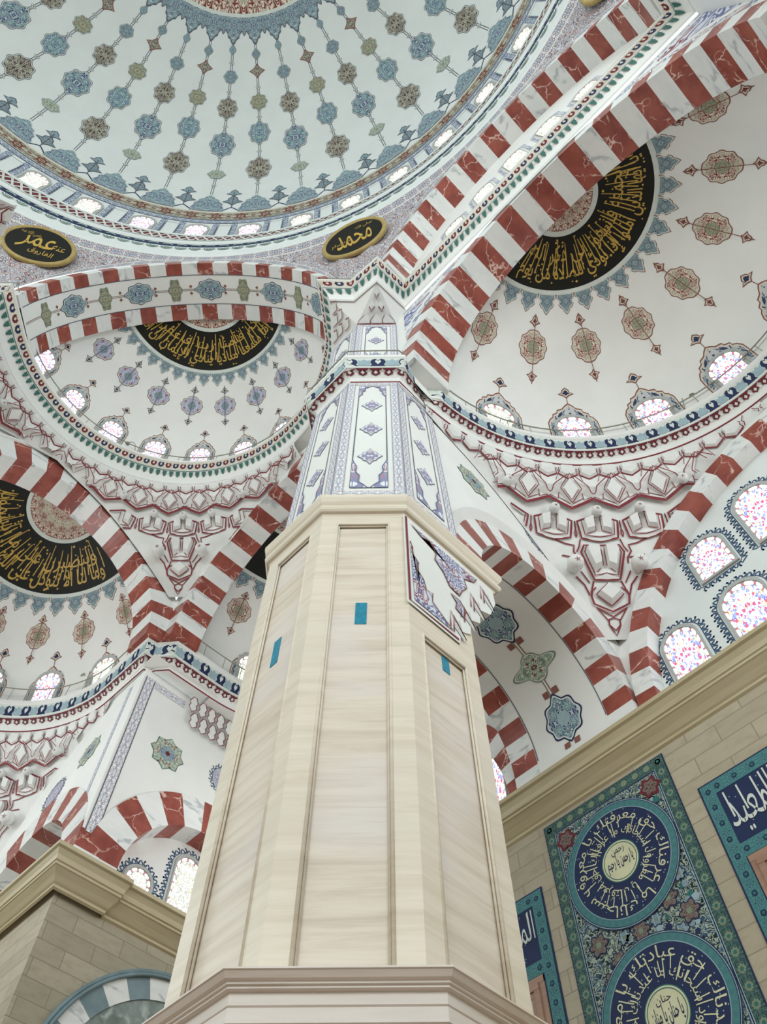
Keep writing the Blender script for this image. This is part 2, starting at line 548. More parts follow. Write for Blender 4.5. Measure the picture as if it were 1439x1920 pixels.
class Sweep:
    """a moulding carried along a plan path; d projects into the room"""
    def __init__(self, P):
        self.P = P; self.m, self.L = offset_path(P)

    def at(self, l, d, z):
        L = self.L; l = max(0, min(L[-1], l)); k = 0
        lo, hi = 0, len(L) - 1
        while hi - lo > 1:
            mid = (lo + hi) // 2
            if L[mid] <= l:
                lo = mid
            else:
                hi = mid
        k = lo; f = (l - L[k]) / max(1e-9, L[k + 1] - L[k])
        p = Vector(self.P[k]).lerp(Vector(self.P[k + 1]), f); m = self.m[k].lerp(self.m[k + 1], f)
        return Vector((p.x + m.x * d, p.y + m.y * d, z))

    def mould(self, mb, prof, m, smooth=False):
        n = len(self.P)
        mb.grid(lambda i, j: (self.P[i][0] + self.m[i].x * prof[j][0], self.P[i][1] + self.m[i].y * prof[j][0], prof[j][1]),
                list(range(n)), list(range(len(prof))), m, None, smooth)

    def band(self, mb, p0, p1, m, rep, lift=.008, rows=1):
        """decorated strip between two profile points, pattern period rep"""
        n = len(self.P)
        nx, nz = (p1[1] - p0[1]), -(p1[0] - p0[0]); l = hypot(nx, nz); nx, nz = nx / l * lift, nz / l * lift
        q = [(p0[0] + nx, p0[1] + nz), (p1[0] + nx, p1[1] + nz)]
        mb.grid(lambda i, j: (self.P[i][0] + self.m[i].x * q[j][0], self.P[i][1] + self.m[i].y * q[j][0], q[j][1]),
                list(range(n)), [0, 1], m, lambda i, j: (self.L[i] / rep, j), True)

    def painter(self, p0, p1):
        """x along the path, y along the profile from p0 to p1"""
        nx, nz = (p1[1] - p0[1]), -(p1[0] - p0[0]); l = hypot(nx, nz); nx, nz = nx / l, nz / l
        return lambda x, y, lf: self.at(x, p0[0] + (p1[0] - p0[0]) * y / l + nx * lf, p0[1] + (p1[1] - p0[1]) * y / l + nz * lf)


def arc(c, r, a0, a1, n):
    return [(c[0] + r * cos(radians(a)), c[1] + r * sin(radians(a))) for a in lin(a0, a1, n)]


def arch_stones(fr, tc, zc, Ri, Ro, s0, s1, n, redpar, parent, zs=None):
    if zs is not None:
        for g in (-1, 1):
            mb = MB(); a, b = sorted((tc + g * Ri, tc + g * Ro)); mb.box(fr(s0, a, zs), fr(s1, a, zs) - fr(s0, a, zs), fr(s0, b, zs) - fr(s0, a, zs), (0, 0, zc - zs), 'white'); mb.build('springer', parent)
    for i in range(n):
        a0, a1 = pi - pi * i / n, pi - pi * (i + 1) / n
        mb = MB(); m = 'red' if i % 2 == redpar else 'white'
        A = lin(a0, a1, 4)
        pt = lambda a, r, s: fr(s, tc + r * cos(a), zc + r * sin(a))
        i0 = len(mb.v)
        for a in A:
            for r, s in ((Ri, s0), (Ro, s0), (Ro, s1), (Ri, s1)):
                mb.v.append(tuple(pt(a, r, s)))
        for k in range(3):
            for j in range(4):
                p, q = i0 + k * 4, i0 + k * 4 + 4
                mb.idx((p + j, p + (j + 1) % 4, q + (j + 1) % 4, q + j), m)
        mb.idx((i0, i0 + 3, i0 + 2, i0 + 1), m); mb.idx((i0 + 12, i0 + 13, i0 + 14, i0 + 15), m)
        mb.build('voussoir', parent)


def soffit(fr, tc, zc, R, s0, s1, mb, m, n=64):
    mb.grid(lambda a, s: fr(s, tc + R * cos(a), zc + R * sin(a)), lin(pi, 0, n), [s0, s1], m)


def soffit_painter(fr, tc, zc, R, sm):
    """x along the arch from the crown, y across toward the depth, lift to the centre"""
    return lambda x, y, l: fr(sm + y, tc + (R - l) * sin(x / R), zc + (R - l) * cos(x / R))


def arch_wall(mb, fr, s, t0, t1, z0, z1, tc, zc, R, m, n=48, uvs=False):
    """flat wall with a round-headed opening"""
    ts = sorted(set([t0, t1, max(t0, tc - R), min(t1, tc + R)] + [tc - R * cos(pi * i / n) for i in range(n + 1) if t0 < tc - R * cos(pi * i / n) < t1]))
    for a, b in zip(ts, ts[1:]):
        mid = (a + b) / 2
        if abs(mid - tc) < R:
            za = zc + sqrt(max(0, R * R - (a - tc) ** 2)); zb = zc + sqrt(max(0, R * R - (b - tc) ** 2))
        else:
            za = zb = z0
        if za >= z1 and zb >= z1:
            continue
        mb.face([fr(s, a, min(za, z1)), fr(s, b, min(zb, z1)), fr(s, b, z1), fr(s, a, z1)], m)


# ------------------------------------------------------------------ writing
_F = {'ا': ('ﺍ', 'ﺎ', 0, 0), 'أ': ('ﺃ', 'ﺄ', 0, 0), 'إ': ('ﺇ', 'ﺈ', 0, 0), 'آ': ('ﺁ', 'ﺂ', 0, 0), 'ب': ('ﺏ', 'ﺐ', 'ﺑ', 'ﺒ'), 'ت': ('ﺕ', 'ﺖ', 'ﺗ', 'ﺘ'), 'ث': ('ﺙ', 'ﺚ', 'ﺛ', 'ﺜ'),
      'ج': ('ﺝ', 'ﺞ', 'ﺟ', 'ﺠ'), 'ح': ('ﺡ', 'ﺢ', 'ﺣ', 'ﺤ'), 'خ': ('ﺥ', 'ﺦ', 'ﺧ', 'ﺨ'), 'د': ('ﺩ', 'ﺪ', 0, 0), 'ذ': ('ﺫ', 'ﺬ', 0, 0), 'ر': ('ﺭ', 'ﺮ', 0, 0), 'ز': ('ﺯ', 'ﺰ', 0, 0),
      'س': ('ﺱ', 'ﺲ', 'ﺳ', 'ﺴ'), 'ش': ('ﺵ', 'ﺶ', 'ﺷ', 'ﺸ'), 'ص': ('ﺹ', 'ﺺ', 'ﺻ', 'ﺼ'), 'ض': ('ﺽ', 'ﺾ', 'ﺿ', 'ﻀ'), 'ط': ('ﻁ', 'ﻂ', 'ﻃ', 'ﻄ'), 'ع': ('ﻉ', 'ﻊ', 'ﻋ', 'ﻌ'),
      'غ': ('ﻍ', 'ﻎ', 'ﻏ', 'ﻐ'), 'ف': ('ﻑ', 'ﻒ', 'ﻓ', 'ﻔ'), 'ق': ('ﻕ', 'ﻖ', 'ﻗ', 'ﻘ'), 'ك': ('ﻙ', 'ﻚ', 'ﻛ', 'ﻜ'), 'ل': ('ﻝ', 'ﻞ', 'ﻟ', 'ﻠ'), 'م': ('ﻡ', 'ﻢ', 'ﻣ', 'ﻤ'),
      'ن': ('ﻥ', 'ﻦ', 'ﻧ', 'ﻨ'), 'ه': ('ﻩ', 'ﻪ', 'ﻫ', 'ﻬ'), 'ة': ('ﺓ', 'ﺔ', 0, 0), 'و': ('ﻭ', 'ﻮ', 0, 0), 'ي': ('ﻱ', 'ﻲ', 'ﻳ', 'ﻴ'), 'ى': ('ﻯ', 'ﻰ', 0, 0), 'ئ': ('ﺉ', 'ﺊ', 'ﺋ', 'ﺌ')}
_LA = {'ا': ('ﻻ', 'ﻼ'), 'أ': ('ﻷ', 'ﻸ'), 'إ': ('ﻹ', 'ﻺ'), 'آ': ('ﻵ', 'ﻶ')}


def shape_text(s):
    out = []; i = 0; prev = False
    while i < len(s):
        ch = s[i]
        if ch not in _F:
            out.append(ch); prev = False; i += 1; continue
        if ch == 'ل' and i + 1 < len(s) and s[i + 1] in _LA:
            out.append(_LA[s[i + 1]][1 if prev else 0]); prev = False; i += 2; continue
        nxt = i + 1 < len(s) and s[i + 1] in _F
        f = _F[ch]
        if f[2] and nxt:
            out.append(f[3] if prev else f[2]); prev = True
        else:
            out.append(f[1] if prev else f[0]); prev = False
        i += 1
    return ''.join(out[::-1])


_tc = {}


def text_mesh(s, cutx=0, cuty=0, bold=.012):
    """script as flat polygons: x to the right from 0, y from the base line; returns verts, faces, width, ymin, ymax"""
    key = (s, cutx, cuty, bold)
    if key in _tc:
        return _tc[key]
    c = bpy.data.curves.new('t', 'FONT'); c.body = shape_text(s); c.offset = bold; c.resolution_u = 3
    o = bpy.data.objects.new('t', c); C.objects.link(o)
    dg = bpy.context.evaluated_depsgraph_get(); dg.update()
    me = bpy.data.meshes.new_from_object(o.evaluated_get(dg))
    bm = bmesh.new(); bm.from_mesh(me)
    xs = [v.co.x for v in bm.verts]; ys = [v.co.y for v in bm.verts]
    x0, x1, y0, y1 = min(xs), max(xs), min(ys), max(ys)
    for k in range(1, cutx):
        g = bm.verts[:] + bm.edges[:] + bm.faces[:]
        bmesh.ops.bisect_plane(bm, geom=g, plane_co=(x0 + (x1 - x0) * k / cutx, 0, 0), plane_no=(1, 0, 0))
    for k in range(1, cuty):
        g = bm.verts[:] + bm.edges[:] + bm.faces[:]
        bmesh.ops.bisect_plane(bm, geom=g, plane_co=(0, y0 + (y1 - y0) * k / cuty, 0), plane_no=(0, 1, 0))
    bm.verts.index_update()
    V = [(v.co.x - x0, v.co.y) for v in bm.verts]; Fc = [[v.index for v in f.verts] for f in bm.faces]
    bm.free(); bpy.data.objects.remove(o); bpy.data.curves.remove(c); bpy.data.meshes.remove(me)
    _tc[key] = (V, Fc, x1 - x0, y0, y1)
    return _tc[key]


def put_text(mb, s, m, fn, cutx=0, cuty=0, bold=.012):
    """fn(u, v): u 0..1 along the line, v 0 at the lowest point, 1 at the highest"""
    V, Fc, w, y0, y1 = text_mesh(s, cutx, cuty, bold); i0 = len(mb.v)
    for x, y in V:
        mb.v.append(tuple(fn(x / w, (y - y0) / (y1 - y0))))
    for f in Fc:
        mb.idx([i0 + k for k in f], m)


M['lacecol'] = plain('lace_paint', '#3d5877', .65, .05)
# ================================================================== floor and plain walls
mb = MB(); mb.face([(-27, -28, 0), (27, -28, 0), (27, 26, 0), (-27, 26, 0)], 'floor'); mb.build('floor', kind='structure')
mb = MB(); mb.face([(-27, 25.2, 0), (10, 25.2, 0), (10, 25.2, 14), (-27, 25.2, 14)], 'stone_x')
mb.build('wall_front', kind='structure')
# pier walls below the stone cornice
mb = MB(); mb.face([(-19.1, 18.75, 0), (-19.1, 25.2, 0), (-19.1, 25.2, 14), (-19.1, 18.75, 14)], 'stone_y'); mb.build('wall_left', kind='structure')
mb = MB(); mb.face([(-27, 18.75, 0), (-19.1, 18.75, 0), (-19.1, 18.75, 14), (-27, 18.75, 14)], 'stone_x'); mb.build('wall_left_return', kind='structure')
# outer walls of the hall behind the camera, low like the tiled wall's stone course
for nm, P in (('wall_back', [(-27, -28), (27, -28)]), ('wall_right', [(27, -28), (27, 26)]), ('wall_left_far', [(-27, -28), (-27, 26)]), ('wall_front_right', [(10, 25.2), (27, 25.2)])):
    mb = MB(); mb.face([(*P[0], 0), (*P[1], 0), (*P[1], 14), (*P[0], 14)], 'stone_x' if P[0][1] == P[1][1] else 'stone_y'); mb.build(nm, kind='structure')
# far side wall above the cornice beyond the pier
mb = MB(); mb.face([(-26.2, 8, 13.9), (-26.2, 18.75, 13.9), (-26.2, 18.75, 22), (-26.2, 8, 22)], 'plaster'); mb.build('wall_left_upper', kind='structure')

# ================================================================== windows
WN = [0]


def window(fn, gw, hs, top_round=True, dim=False, reveal=.12, border=True, y0=0.0, k=1.0, roundw=False, out=.05, glass='glass'):
    """one stained-glass window in local wall coordinates; base at y0"""
    WN[0] += 1
    root = structure_root('window_%d' % WN[0], fn(0, y0, 0))
    cell, gl = ('cell_dim', 'glass_dim') if dim else ('cell', glass)
    if roundw:
        O = [(gw * cos(2 * pi * i / 40), gw * sin(2 * pi * i / 40)) for i in range(40)]; cy = 0.0
    else:
        O = [(x, y + y0) for x, y in archshape(gw, hs, 18, k)]; n = len(O)
        # even spacing along the outline
        cy = y0 + hs * .55
    n = len(O)
    ins = lambda q: [(x - (x - 0) / (hypot(x, y - cy) or 1) * q, y - (y - cy) / (hypot(x, y - cy) or 1) * q) for x, y in O]
    mb = MB()
    R = ins(-reveal)
    mb.loop(R, O, 'reveal', lambda x, y, l: fn(x, y, out), 0)
    i0 = len(mb.v)
    for p in R:
        mb.v.append(tuple(fn(p[0], p[1], 0))); mb.v.append(tuple(fn(p[0], p[1], out)))
    for p in O:
        mb.v.append(tuple(fn(p[0], p[1], out))); mb.v.append(tuple(fn(p[0], p[1], .008)))
    for q in (i0, i0 + 2 * n):
        for j in range(n):
            a, b = q + 2 * j, q + 2 * ((j + 1) % n); mb.idx((a, a + 1, b + 1, b), 'reveal')
    mb.build('window_reveal', root)
    mb = MB()
    I = ins(gw * .30) if border else O
    mb.fan(I, gl, fn, .03, 3, (1.0, 1.4), (0, cy))
    if border:
        mb.loop(O, I, 'reveal', fn, .026)
        # white panes round the edge, pink dots between
        per = [0]
        for j in range(n):
            a, b = O[j], O[(j + 1) % n]; per.append(per[-1] + hypot(b[0] - a[0], b[1] - a[1]))

        def at(l, q):
            l %= per[-1]
            for j in range(n):
                if per[j + 1] >= l:
                    f = (l - per[j]) / max(1e-6, per[j + 1] - per[j]); a, b = O[j], O[(j + 1) % n]; c, d = I[j], I[(j + 1) % n]
                    p = (a[0] + (b[0] - a[0]) * f, a[1] + (b[1] - a[1]) * f); r = (c[0] + (d[0] - c[0]) * f, c[1] + (d[1] - c[1]) * f)
                    return (p[0] + (r[0] - p[0]) * q, p[1] + (r[1] - p[1]) * q)
            return O[0]
        N = max(8, int(per[-1] / (gw * .62))); st = per[-1] / N
        for j in range(N):
            l0 = j * st
            ps = [at(l0 + st * a, b) for a, b in ((.12, .3), (.25, .12), (.75, .12), (.88, .3), (.88, .7), (.75, .88), (.25, .88), (.12, .7))]
            mb.face([fn(p[0], p[1], .034) for p in ps], cell)
            ps = [at(l0 + st * a, b) for a, b in ((-.07, .3), (.07, .3), (.07, .7), (-.07, .7))]
            mb.face([fn(p[0], p[1], .036) for p in ps], 'dot')
    mb.build('stained_glass_pane', root)
    return root, O


def lace(mb, O, fn, d, mat='b_blue', line='navy', tooth=.16, cy=None, n=None, m2='lacecol'):
    """blue painted lace following a window outline: a line, a ring and pointed curls"""
    c = cy if cy is not None else sum(p[1] for p in O) / len(O)
    per = [0]; k = len(O)
    for j in range(k):
        a, b = O[j], O[(j + 1) % k]; per.append(per[-1] + hypot(b[0] - a[0], b[1] - a[1]))

    def at(l, q):
        l %= per[-1]
        for j in range(k):
            if per[j + 1] >= l - 1e-9:
                f = (l - per[j]) / max(1e-6, per[j + 1] - per[j]); a, b = O[j], O[(j + 1) % k]
                tx, ty = b[0] - a[0], b[1] - a[1]; L = hypot(tx, ty) or 1; nx, ny = -ty / L, tx / L
                x, y = a[0] + tx * f, a[1] + ty * f
                if nx * x + ny * (y - c) < 0:
                    nx, ny = -nx, -ny
                return (x + nx * q, y + ny * q)
        return O[0]
    N = max(10, int(per[-1] / d)); st = per[-1] / N
    ring = [at(per[-1] * i / (N * 2), tooth * .12) for i in range(N * 2)]
    mb.ribbon(ring, tooth * .12, m2, fn, .006, True)
    for j in range(N):
        l0 = j * st
        a, b = at(l0 + st * .08, tooth * .2), at(l0 + st * .92, tooth * .2)
        t = at(l0 + st * .5, tooth * 1.05)
        mb.ribbon([at(l0, tooth * .2), at(l0 + st * .12, tooth * .5), at(l0 + st * .3, tooth * .72), at(l0 + st * .5, tooth * .55), at(l0 + st * .55, tooth * .3)], tooth * .2, m2, fn, .006)
        mb.ribbon([at(l0 + st * .5, tooth * .25), at(l0 + st * .8, tooth * .3), at(l0 + st * .95, tooth * .6), at(l0 + st * .75, tooth * .95)], tooth * .2, m2, fn, .006)
        w = tooth * .17; q = at(l0 + st * .85, tooth * .85)
        mb.face([fn(q[0] + x * w, q[1] + y * w, .006) for x, y in ((1, 0), (0, 1), (-1, 0), (0, -1))], m2)


# ================================================================== main dome
RD, ZD = 16.2, 38.0


def dome_pt(az, el, l=0.0):
    r = RD - l; a, e = radians(az), radians(el)
    return Vector((r * cos(e) * cos(a), r * cos(e) * sin(a), ZD + r * sin(e)))


def dome_paint(az0, el0):
    k = 180 / pi / RD
    return lambda x, y, l: dome_pt(az0 - x * k / cos(radians(el0 + y * k)), el0 + y * k, l)


dome = thing('main_dome', 'huge main dome with long chains of painted medallions radiating from its maroon centre', 'dome', (0, 0, 54))
mb = MB(); mb.grid(lambda a, e: dome_pt(a, e), lin(0, 360, 289), lin(4.5, 89.9, 97), 'plaster_cool'); mb.build('shell', dome)
DG = pi * RD / 180
mb = MB()
for k in range(-7, 9):
    for azc, ch in ((130.5 + 9 * k, (k % 2 == 0)),):
        E = ([(31.8, 3.3, 2.75, 'a_brown', 8), (41.4, 2.9, 2.75, 'a_teal', 8), (48.75, 1.95, 2.5, 'a_olive', 8), (59.0, 1.1, 1.6, 'a_blue2', 4)], [(55.5, 1.6, 2.8, 'a_brown')], [36.6, 45.2, 52.0, 27.4]) if ch else \
            ([(30.2, 1.4, 1.9, 'a_green', 6), (38.4, 3.4, 3.0, 'a_blue', 8), (47.3, 2.6, 2.85, 'a_brown', 8), (54.3, 1.5, 2.3, 'a_blue2', 6), (59.9, 1.0, 1.3, 'a_teal', 4)], [], [26.9, 33.4, 43.0, 51.0, 57.2])
        fn = dome_paint(azc, 42)
        y = lambda e: (e - 42) * DG
        for s_ in (-.05, .05):
            mb.ribbon([(s_, y(e)) for e in lin(24, 62, 60)], .035, 'line', fn, .006)
        for e, hh, hw, mt, n in E[0]:
            f2 = dome_paint(azc, e); paint_medal(mb, f2, hw * DG * cos(radians(e)), hh * DG, mt, 'line', n, .07, .12)
        for e, hh, hw, mt in E[1]:
            f2 = dome_paint(azc, e); D_ = diam(hw * DG * cos(radians(e)), hh * DG); mb.fan(D_, 'brownline', f2, .008); mb.fan(sc(D_, .82), mt, f2, .014)
        for e in E[2]:
            f2 = dome_paint(azc, e); q = .85 * DG * .55
            for dx, dy in ((q * .55, 0), (-q * .55, 0), (0, q * .6), (0, -q * .6)):
                mb.fan([(dx + q * .52 * cos(t), dy + q * .52 * sin(t)) for t in lin(0, 2 * pi, 9)[:-1]], 'line', f2, .008, 1)
                mb.fan([(dx + q * .36 * cos(t), dy + q * .36 * sin(t)) for t in lin(0, 2 * pi, 9)[:-1]], 'pale', f2, .014, 1)
        f2 = dome_paint(azc, 18); L_ = lobe(3.2 * DG * .95, 6.0 * DG)
        mb.fan(L_, 'pale', f2, .006, 3, None, (0, 1.0)); mb.fan(sc(L_, .94), 'a_blue', f2, .012, 3, (1.6, 1.6), (0, .7))
        f2 = dome_paint(azc + 4.5, 18)
        mb.ribbon([(-1.5 * DG, .1), (-.6 * DG, .35), (0, .5), (.6 * DG, .35), (1.5 * DG, .1)], .07, 'navy', f2, .008)
        for yy, w_, h_, mt in ((.75, .55, .5, 'a_blue2'), (1.6, .42, .34, 'a_teal')):
            P = [(x, yy + h_ * .8 + y_) for x, y_ in flowr(w_, h_)]
            mb.fan(P, 'line', f2, .008); mb.fan(sc(P, .8, yy + h_ * .8), mt, f2, .014)
        mb.ribbon([(0, .4), (0, 2.1)], .05, 'line', f2, .005)
        # rosette fringe
        f2 = dome_paint(azc, 66.2); R_ = 9 * DG * cos(radians(66.2)) / 2
        for off, ln, mt in ((0, 5.5, 'a_blue'), (4.5, 3.6, 'a_blue2')):
            f3 = dome_paint(azc + off, 66.3)
            L_ = [(x, -y_) for x, y_ in lobe(R_ * (.98 if off == 0 else .6), ln * DG)]
            mb.fan(L_, 'line', f3, .006 if off else .01, 2, None, (0, -.4)); mb.fan(sc(L_, .92), mt, f3, .014 if off else .018, 2, (1.4, 1.4), (0, -.5))
# bands above the drum windows
mb.grid(lambda a, e: dome_pt(a, e, .012), lin(50, 215, 166), [14.9, 17.4], 'b_red', lambda a, e: (a / 4.5, (e - 14.9) / 2.5))
mb.grid(lambda a, e: dome_pt(a, e, .012), lin(50, 215, 166), [13.2, 14.2], 'b_blue', lambda a, e: (a / 1.5, (e - 13.2)))
for e0, e1, m_ in ((17.4, 17.9, 'palebeige'), (14.4, 14.7, 'line'), (13.0, 13.15, 'line')):
    mb.grid(lambda a, e: dome_pt(a, e, .014), lin(50, 215, 166), [e0, e1], m_)
for k in range(-8, 10):
    for s_ in (-1, 1):
        a0 = 130.5 + 9 * k + s_ * 2.9
        mb.grid(lambda a, e: dome_pt(a, e, .014), [a0 - .55, a0 + .55], lin(4.6, 12.9, 5), 'b_blue', lambda a, e: (e / 2.0, (a - a0 + .55) / 1.1))
    f2 = dome_paint(126 + 9 * k, 8.5); w_ = 1.25 * DG; h_ = 3.6 * DG
    mb.ribbon([(-w_, -h_), (w_, -h_), (w_, h_), (-w_, h_)], .05, 'line', f2, .01, True)
mb.build('painted_pattern', dome)
mb = MB()
prev = None
for e0, e1, m_ in ((66.2, 66.9, 'pale'), (66.9, 72, 'a_red'), (72, 73, 'pale'), (73, 89.9, 'a_red')):
    mb.grid(lambda a, e: dome_pt(a, e, .025), lin(0, 360, 73), lin(e0, e1, 4), m_, lambda a, e: ((a / 9) % 2 - 1, (e - e0) / 5))
mb.build('centre_rosette', dome)
for k in range(-7, 6):
    a0 = 130.5 + 9 * k
    window(dome_paint(a0, 6.0), 1.75 * DG, 5.0 * DG, y0=-1.0 * DG, reveal=.16, border=True, dim=(k in (-5, -4, -3, -2, 3) or (k + 20) % 5 == 4), k=1.0)
# ring moulding under the drum
ring = Sweep(arc((0, 0), 16.35, 45, 225, 121)[::-1])
cor = thing('dome_ring_cornice', 'round moulded cornice with looped edging under the drum of the main dome', 'cornice', (0, 0, 37))
mb = MB(); prof = [(0, 36.3), (.04, 36.4), (.07, 36.9), (.14, 37.2), (.2, 37.3), (.24, 37.72), (.3, 37.78), (.34, 37.9), (.34, 38.0), (.35, 39.35), (.38, 39.45), (.2, 39.55)]
ring.mould(mb, prof, 'plaster_cool', False); mb.build('moulding', cor)
mb = MB()
ring.band(mb, (.345, 38.1), (.35, 39.3), 'maroon', .6, .004)
p = ring.painter((.345, 38.1), (.35, 39.3))
n = int(ring.L[-1] / .42)
for j in range(n):
    x = j * ring.L[-1] / n
    for s_ in (-1, 1):
        mb.ribbon([(x + s_ * .21, .1), (x, .6), (x + s_ * .21, 1.1)], .11, 'pale', p, .008)
mb.ribbon([(l, .05) for l in ring.L], .14, 'pale', p, .012); mb.ribbon([(l, 1.15) for l in ring.L], .14, 'pale', p, .012)
ring.band(mb, (.2, 37.3), (.24, 37.72), 'navy', .6, .004)
p = ring.painter((.12, 37.1), (.24, 37.72))
n = int(ring.L[-1] / .62)
for j in range(n):
    x = j * ring.L[-1] / n
    mb.fan([(x + .33 * cos(t), .26 + .3 * sin(t)) for t in lin(0, 2 * pi, 17)[:-1]], 'pale', p, .02, 1)
    for r_ in (.24, .13):
        mb.ribbon([(x + r_ * cos(t), .24 + r_ * sin(t)) for t in lin(0, 2 * pi, 13)], .05, 'green', p, .03)
mb.build('painted_pattern', cor)

# ================================================================== pendentives and roundels
pend_names = {67.5: ('white pendentive of fine scrolls between the windowed arch and the next arch beyond', 0), 112.5: ('pendentive of fine scrolls straight above the octagonal pillar', 1), 157.5: ('pendentive of fine scrolls at the far end of the medallion arch', 2)}


def pend_low(az):
    c = round((az - 45) / 45.0) * 45 + 45
    c = 45 * round(az / 45.0); d = radians(az - c); t = 16.42 * tan(d); R = 6.02
    z = 29.6 + sqrt(max(0, R * R - t * t)) if abs(t) < R else 29.6
    n = Vector((cos(radians(c)), sin(radians(c)))); e = Vector((-n.y, n.x)); p = n * 16.42 + e * t
    return Vector((p.x, p.y, max(z, 29.6)))


for v, (lb, _) in pend_names.items():
    th = thing('pendentive', lb, 'pendentive', pend_low(v), 'pendentives under the main dome')
    mb = MB(); mp = MB()
    azs = [v - 22.5 + 45 * i / 80 for i in range(81)]
    cols = []
    for a in azs:
        lo = pend_low(a); hi = Vector((16.35 * cos(radians(a)), 16.35 * sin(radians(a)), 36.3)); L = (hi - lo).length
        wb = min(.5, L * .45)
        ts = [0, .06 / L if L > .3 else .05, wb / L, min(.49, (wb + .08) / L), max(.51, 1 - (wb + .08) / L), 1 - wb / L, 1 - (.05 / L if L > .3 else .05), 1]
        row = []
        for t in ts:
            p_ = lo.lerp(hi, t); bulge = .55 * sin(pi * t) * min(1, L / 6)
            r = hypot(p_.x, p_.y); k_ = (r - 0) / r
            row.append(Vector((p_.x * (1 + bulge / r * .6), p_.y * (1 + bulge / r * .6), p_.z)))
        cols.append((row, L))
    mts = ['pale', 'b_blue2', 'pale', 'f_field', 'pale', 'b_blue2', 'pale']
    for i in range(80):
        (A, LA), (B, LB) = cols[i], cols[i + 1]
        for j in range(7):
            ua, ub = azs[i] * .28, azs[i + 1] * .28
            if mts[j] == 'f_field':
                w0, w1 = (azs[i] - v) * .25, (azs[i + 1] - v) * .25
                n_ = 6
                for q in range(n_):
                    P = [A[j].lerp(A[j + 1], q / n_), B[j].lerp(B[j + 1], q / n_), B[j].lerp(B[j + 1], (q + 1) / n_), A[j].lerp(A[j + 1], (q + 1) / n_)]
                    mb.face(P, 'f_field', [(abs(w0), P[0].z * .75), (abs(w1), P[1].z * .75), (abs(w1), P[2].z * .75), (abs(w0), P[3].z * .75)])
            else:
                mb.face([A[j], B[j], B[j + 1], A[j + 1]], mts[j], [(ua / .6, 0), (ub / .6, 0), (ub / .6, 1), (ua / .6, 1)])
    mb.build('painted_surface_pattern', th)


def roundel(az, z, label, words, r=1.22):
    a = radians(az); rad = 16.72
    c = Vector((rad * cos(a), rad * sin(a), z)); N = Vector((-cos(a), -sin(a), -.28)).normalized(); X = Vector((sin(a), -cos(a), 0)); Y = N.cross(X) * -1
    if Y.z < 0:
        Y = -Y
    th = thing('calligraphy_roundel', label, 'calligraphy roundel', c, 'roundels on the pendentives')
    fn = lambda x, y, l: c + X * x + Y * y * 1.0 + N * (l + .12)
    mb = MB(); mb.lathe(c, N, [(r * 1.14, 0), (r * 1.16, .1), (r * 1.1, .17), (r * 1.03, .15), (r * .99, .1), (r * .99, 0)], 'goldrim', 48); mb.build('gilded_rim', th)
    mb = MB(); mb.fan([(r * cos(t), r * sin(t)) for t in lin(0, 2 * pi, 49)[:-1]], 'black', fn, 0, 1); mb.build('black_disc', th)
    mb = MB()
    for wd, x0, x1, y0, y1, b in words:
        put_text(mb, wd, 'gold', lambda u, v: fn((x0 + (x1 - x0) * u) * r, (y0 + (y1 - y0) * v) * r, .01), 0, 0, b * .35)
    mb.build('gold_script', th)


roundel(112.2, 34.25, 'black oval calligraphy roundel with gilt rim above the octagonal pillar', [('محمد', -.62, .62, -.55, .45, .012), ('عليه السلام', -.78, -.12, -.3, .02, .0), ('صلى الله', .1, .7, .42, .66, 0)])
roundel(156.6, 34.25, 'black oval calligraphy roundel with gilt rim at the far end of the medallion arch', [('عمر', -.6, .45, -.5, .5, .02), ('الفاروق', -.15, .6, -.62, -.25, .01), ('رضي الله عنه', -.75, -.1, .3, .62, 0), ('عنه', .4, .8, .0, .3, 0)])
roundel(67.6, 34.25, 'black calligraphy roundel cut by the top edge above the windowed arch', [('الله', -.6, .6, -.45, .5, .012)])


# ================================================================== arches under the main dome
ZA, RA = 29.7, 5.5
th = thing('striped_arch', 'wide red and white arch with a band of blue and green medallions along its underside', 'arch', F_L(16.45, 0, ZA + RA), 'striped arches')
TL_ = .18
arch_stones(F_L, TL_, ZA, RA, 6.0, 16.42, 16.88, 27, 1, th)
arch_stones(F_L, TL_, ZA, RA, 6.0, 18.1, 18.75, 27, 1, th)
mb = MB(); soffit(F_L, TL_, ZA, RA + .005, 16.88, 18.1, mb, 'plaster'); mb.build('painted_soffit', th)
mb = MB(); P0 = soffit_painter(F_L, TL_, ZA, RA, 17.49)
for s_ in (-.6, .6):
    mb.ribbon([(x, s_) for x in lin(-8.5, 8.5, 60)], .03, 'line', P0, .006)
mb.ribbon([(x, 0) for x in lin(-8.5, 8.5, 60)], .07, 'brownline', P0, .005); mb.ribbon([(x, 0) for x in lin(-8.5, 8.5, 60)], .03, 'pale', P0, .008)
sp = 1.45
for k in range(-5, 6):
    x0 = k * sp + .12
    f2 = lambda x, y, l, x0=x0: P0(x0 + x, y, l)
    if k % 2:
        Q_ = medal(.26, .47, 6, .14, .1); mb.fan(Q_, 'olive', f2, .01); mb.fan(sc(Q_, .9), 'a_olive', f2, .016)
    else:
        Q_ = [(y_, x_) for x_, y_ in medal(.42, .6, 8, .07, .16)]; mb.fan(Q_, 'navy', f2, .01, 3); mb.fan(sc(Q_, .94), 'pale', f2, .016, 3); mb.fan(sc(Q_, .88), 'a_blue', f2, .022, 3)
    for d in (.14, -.14):
        f3 = lambda x, y, l, x0=x0, d=d: P0(x0 + sp / 2 - .08 + x, y + d, l)
        mb.fan([(.07, 0), (0, .07), (-.07, 0), (0, -.07)], 'brownline', f3, .012, 1)
mb.build('painted_pattern', th)
mb = MB()
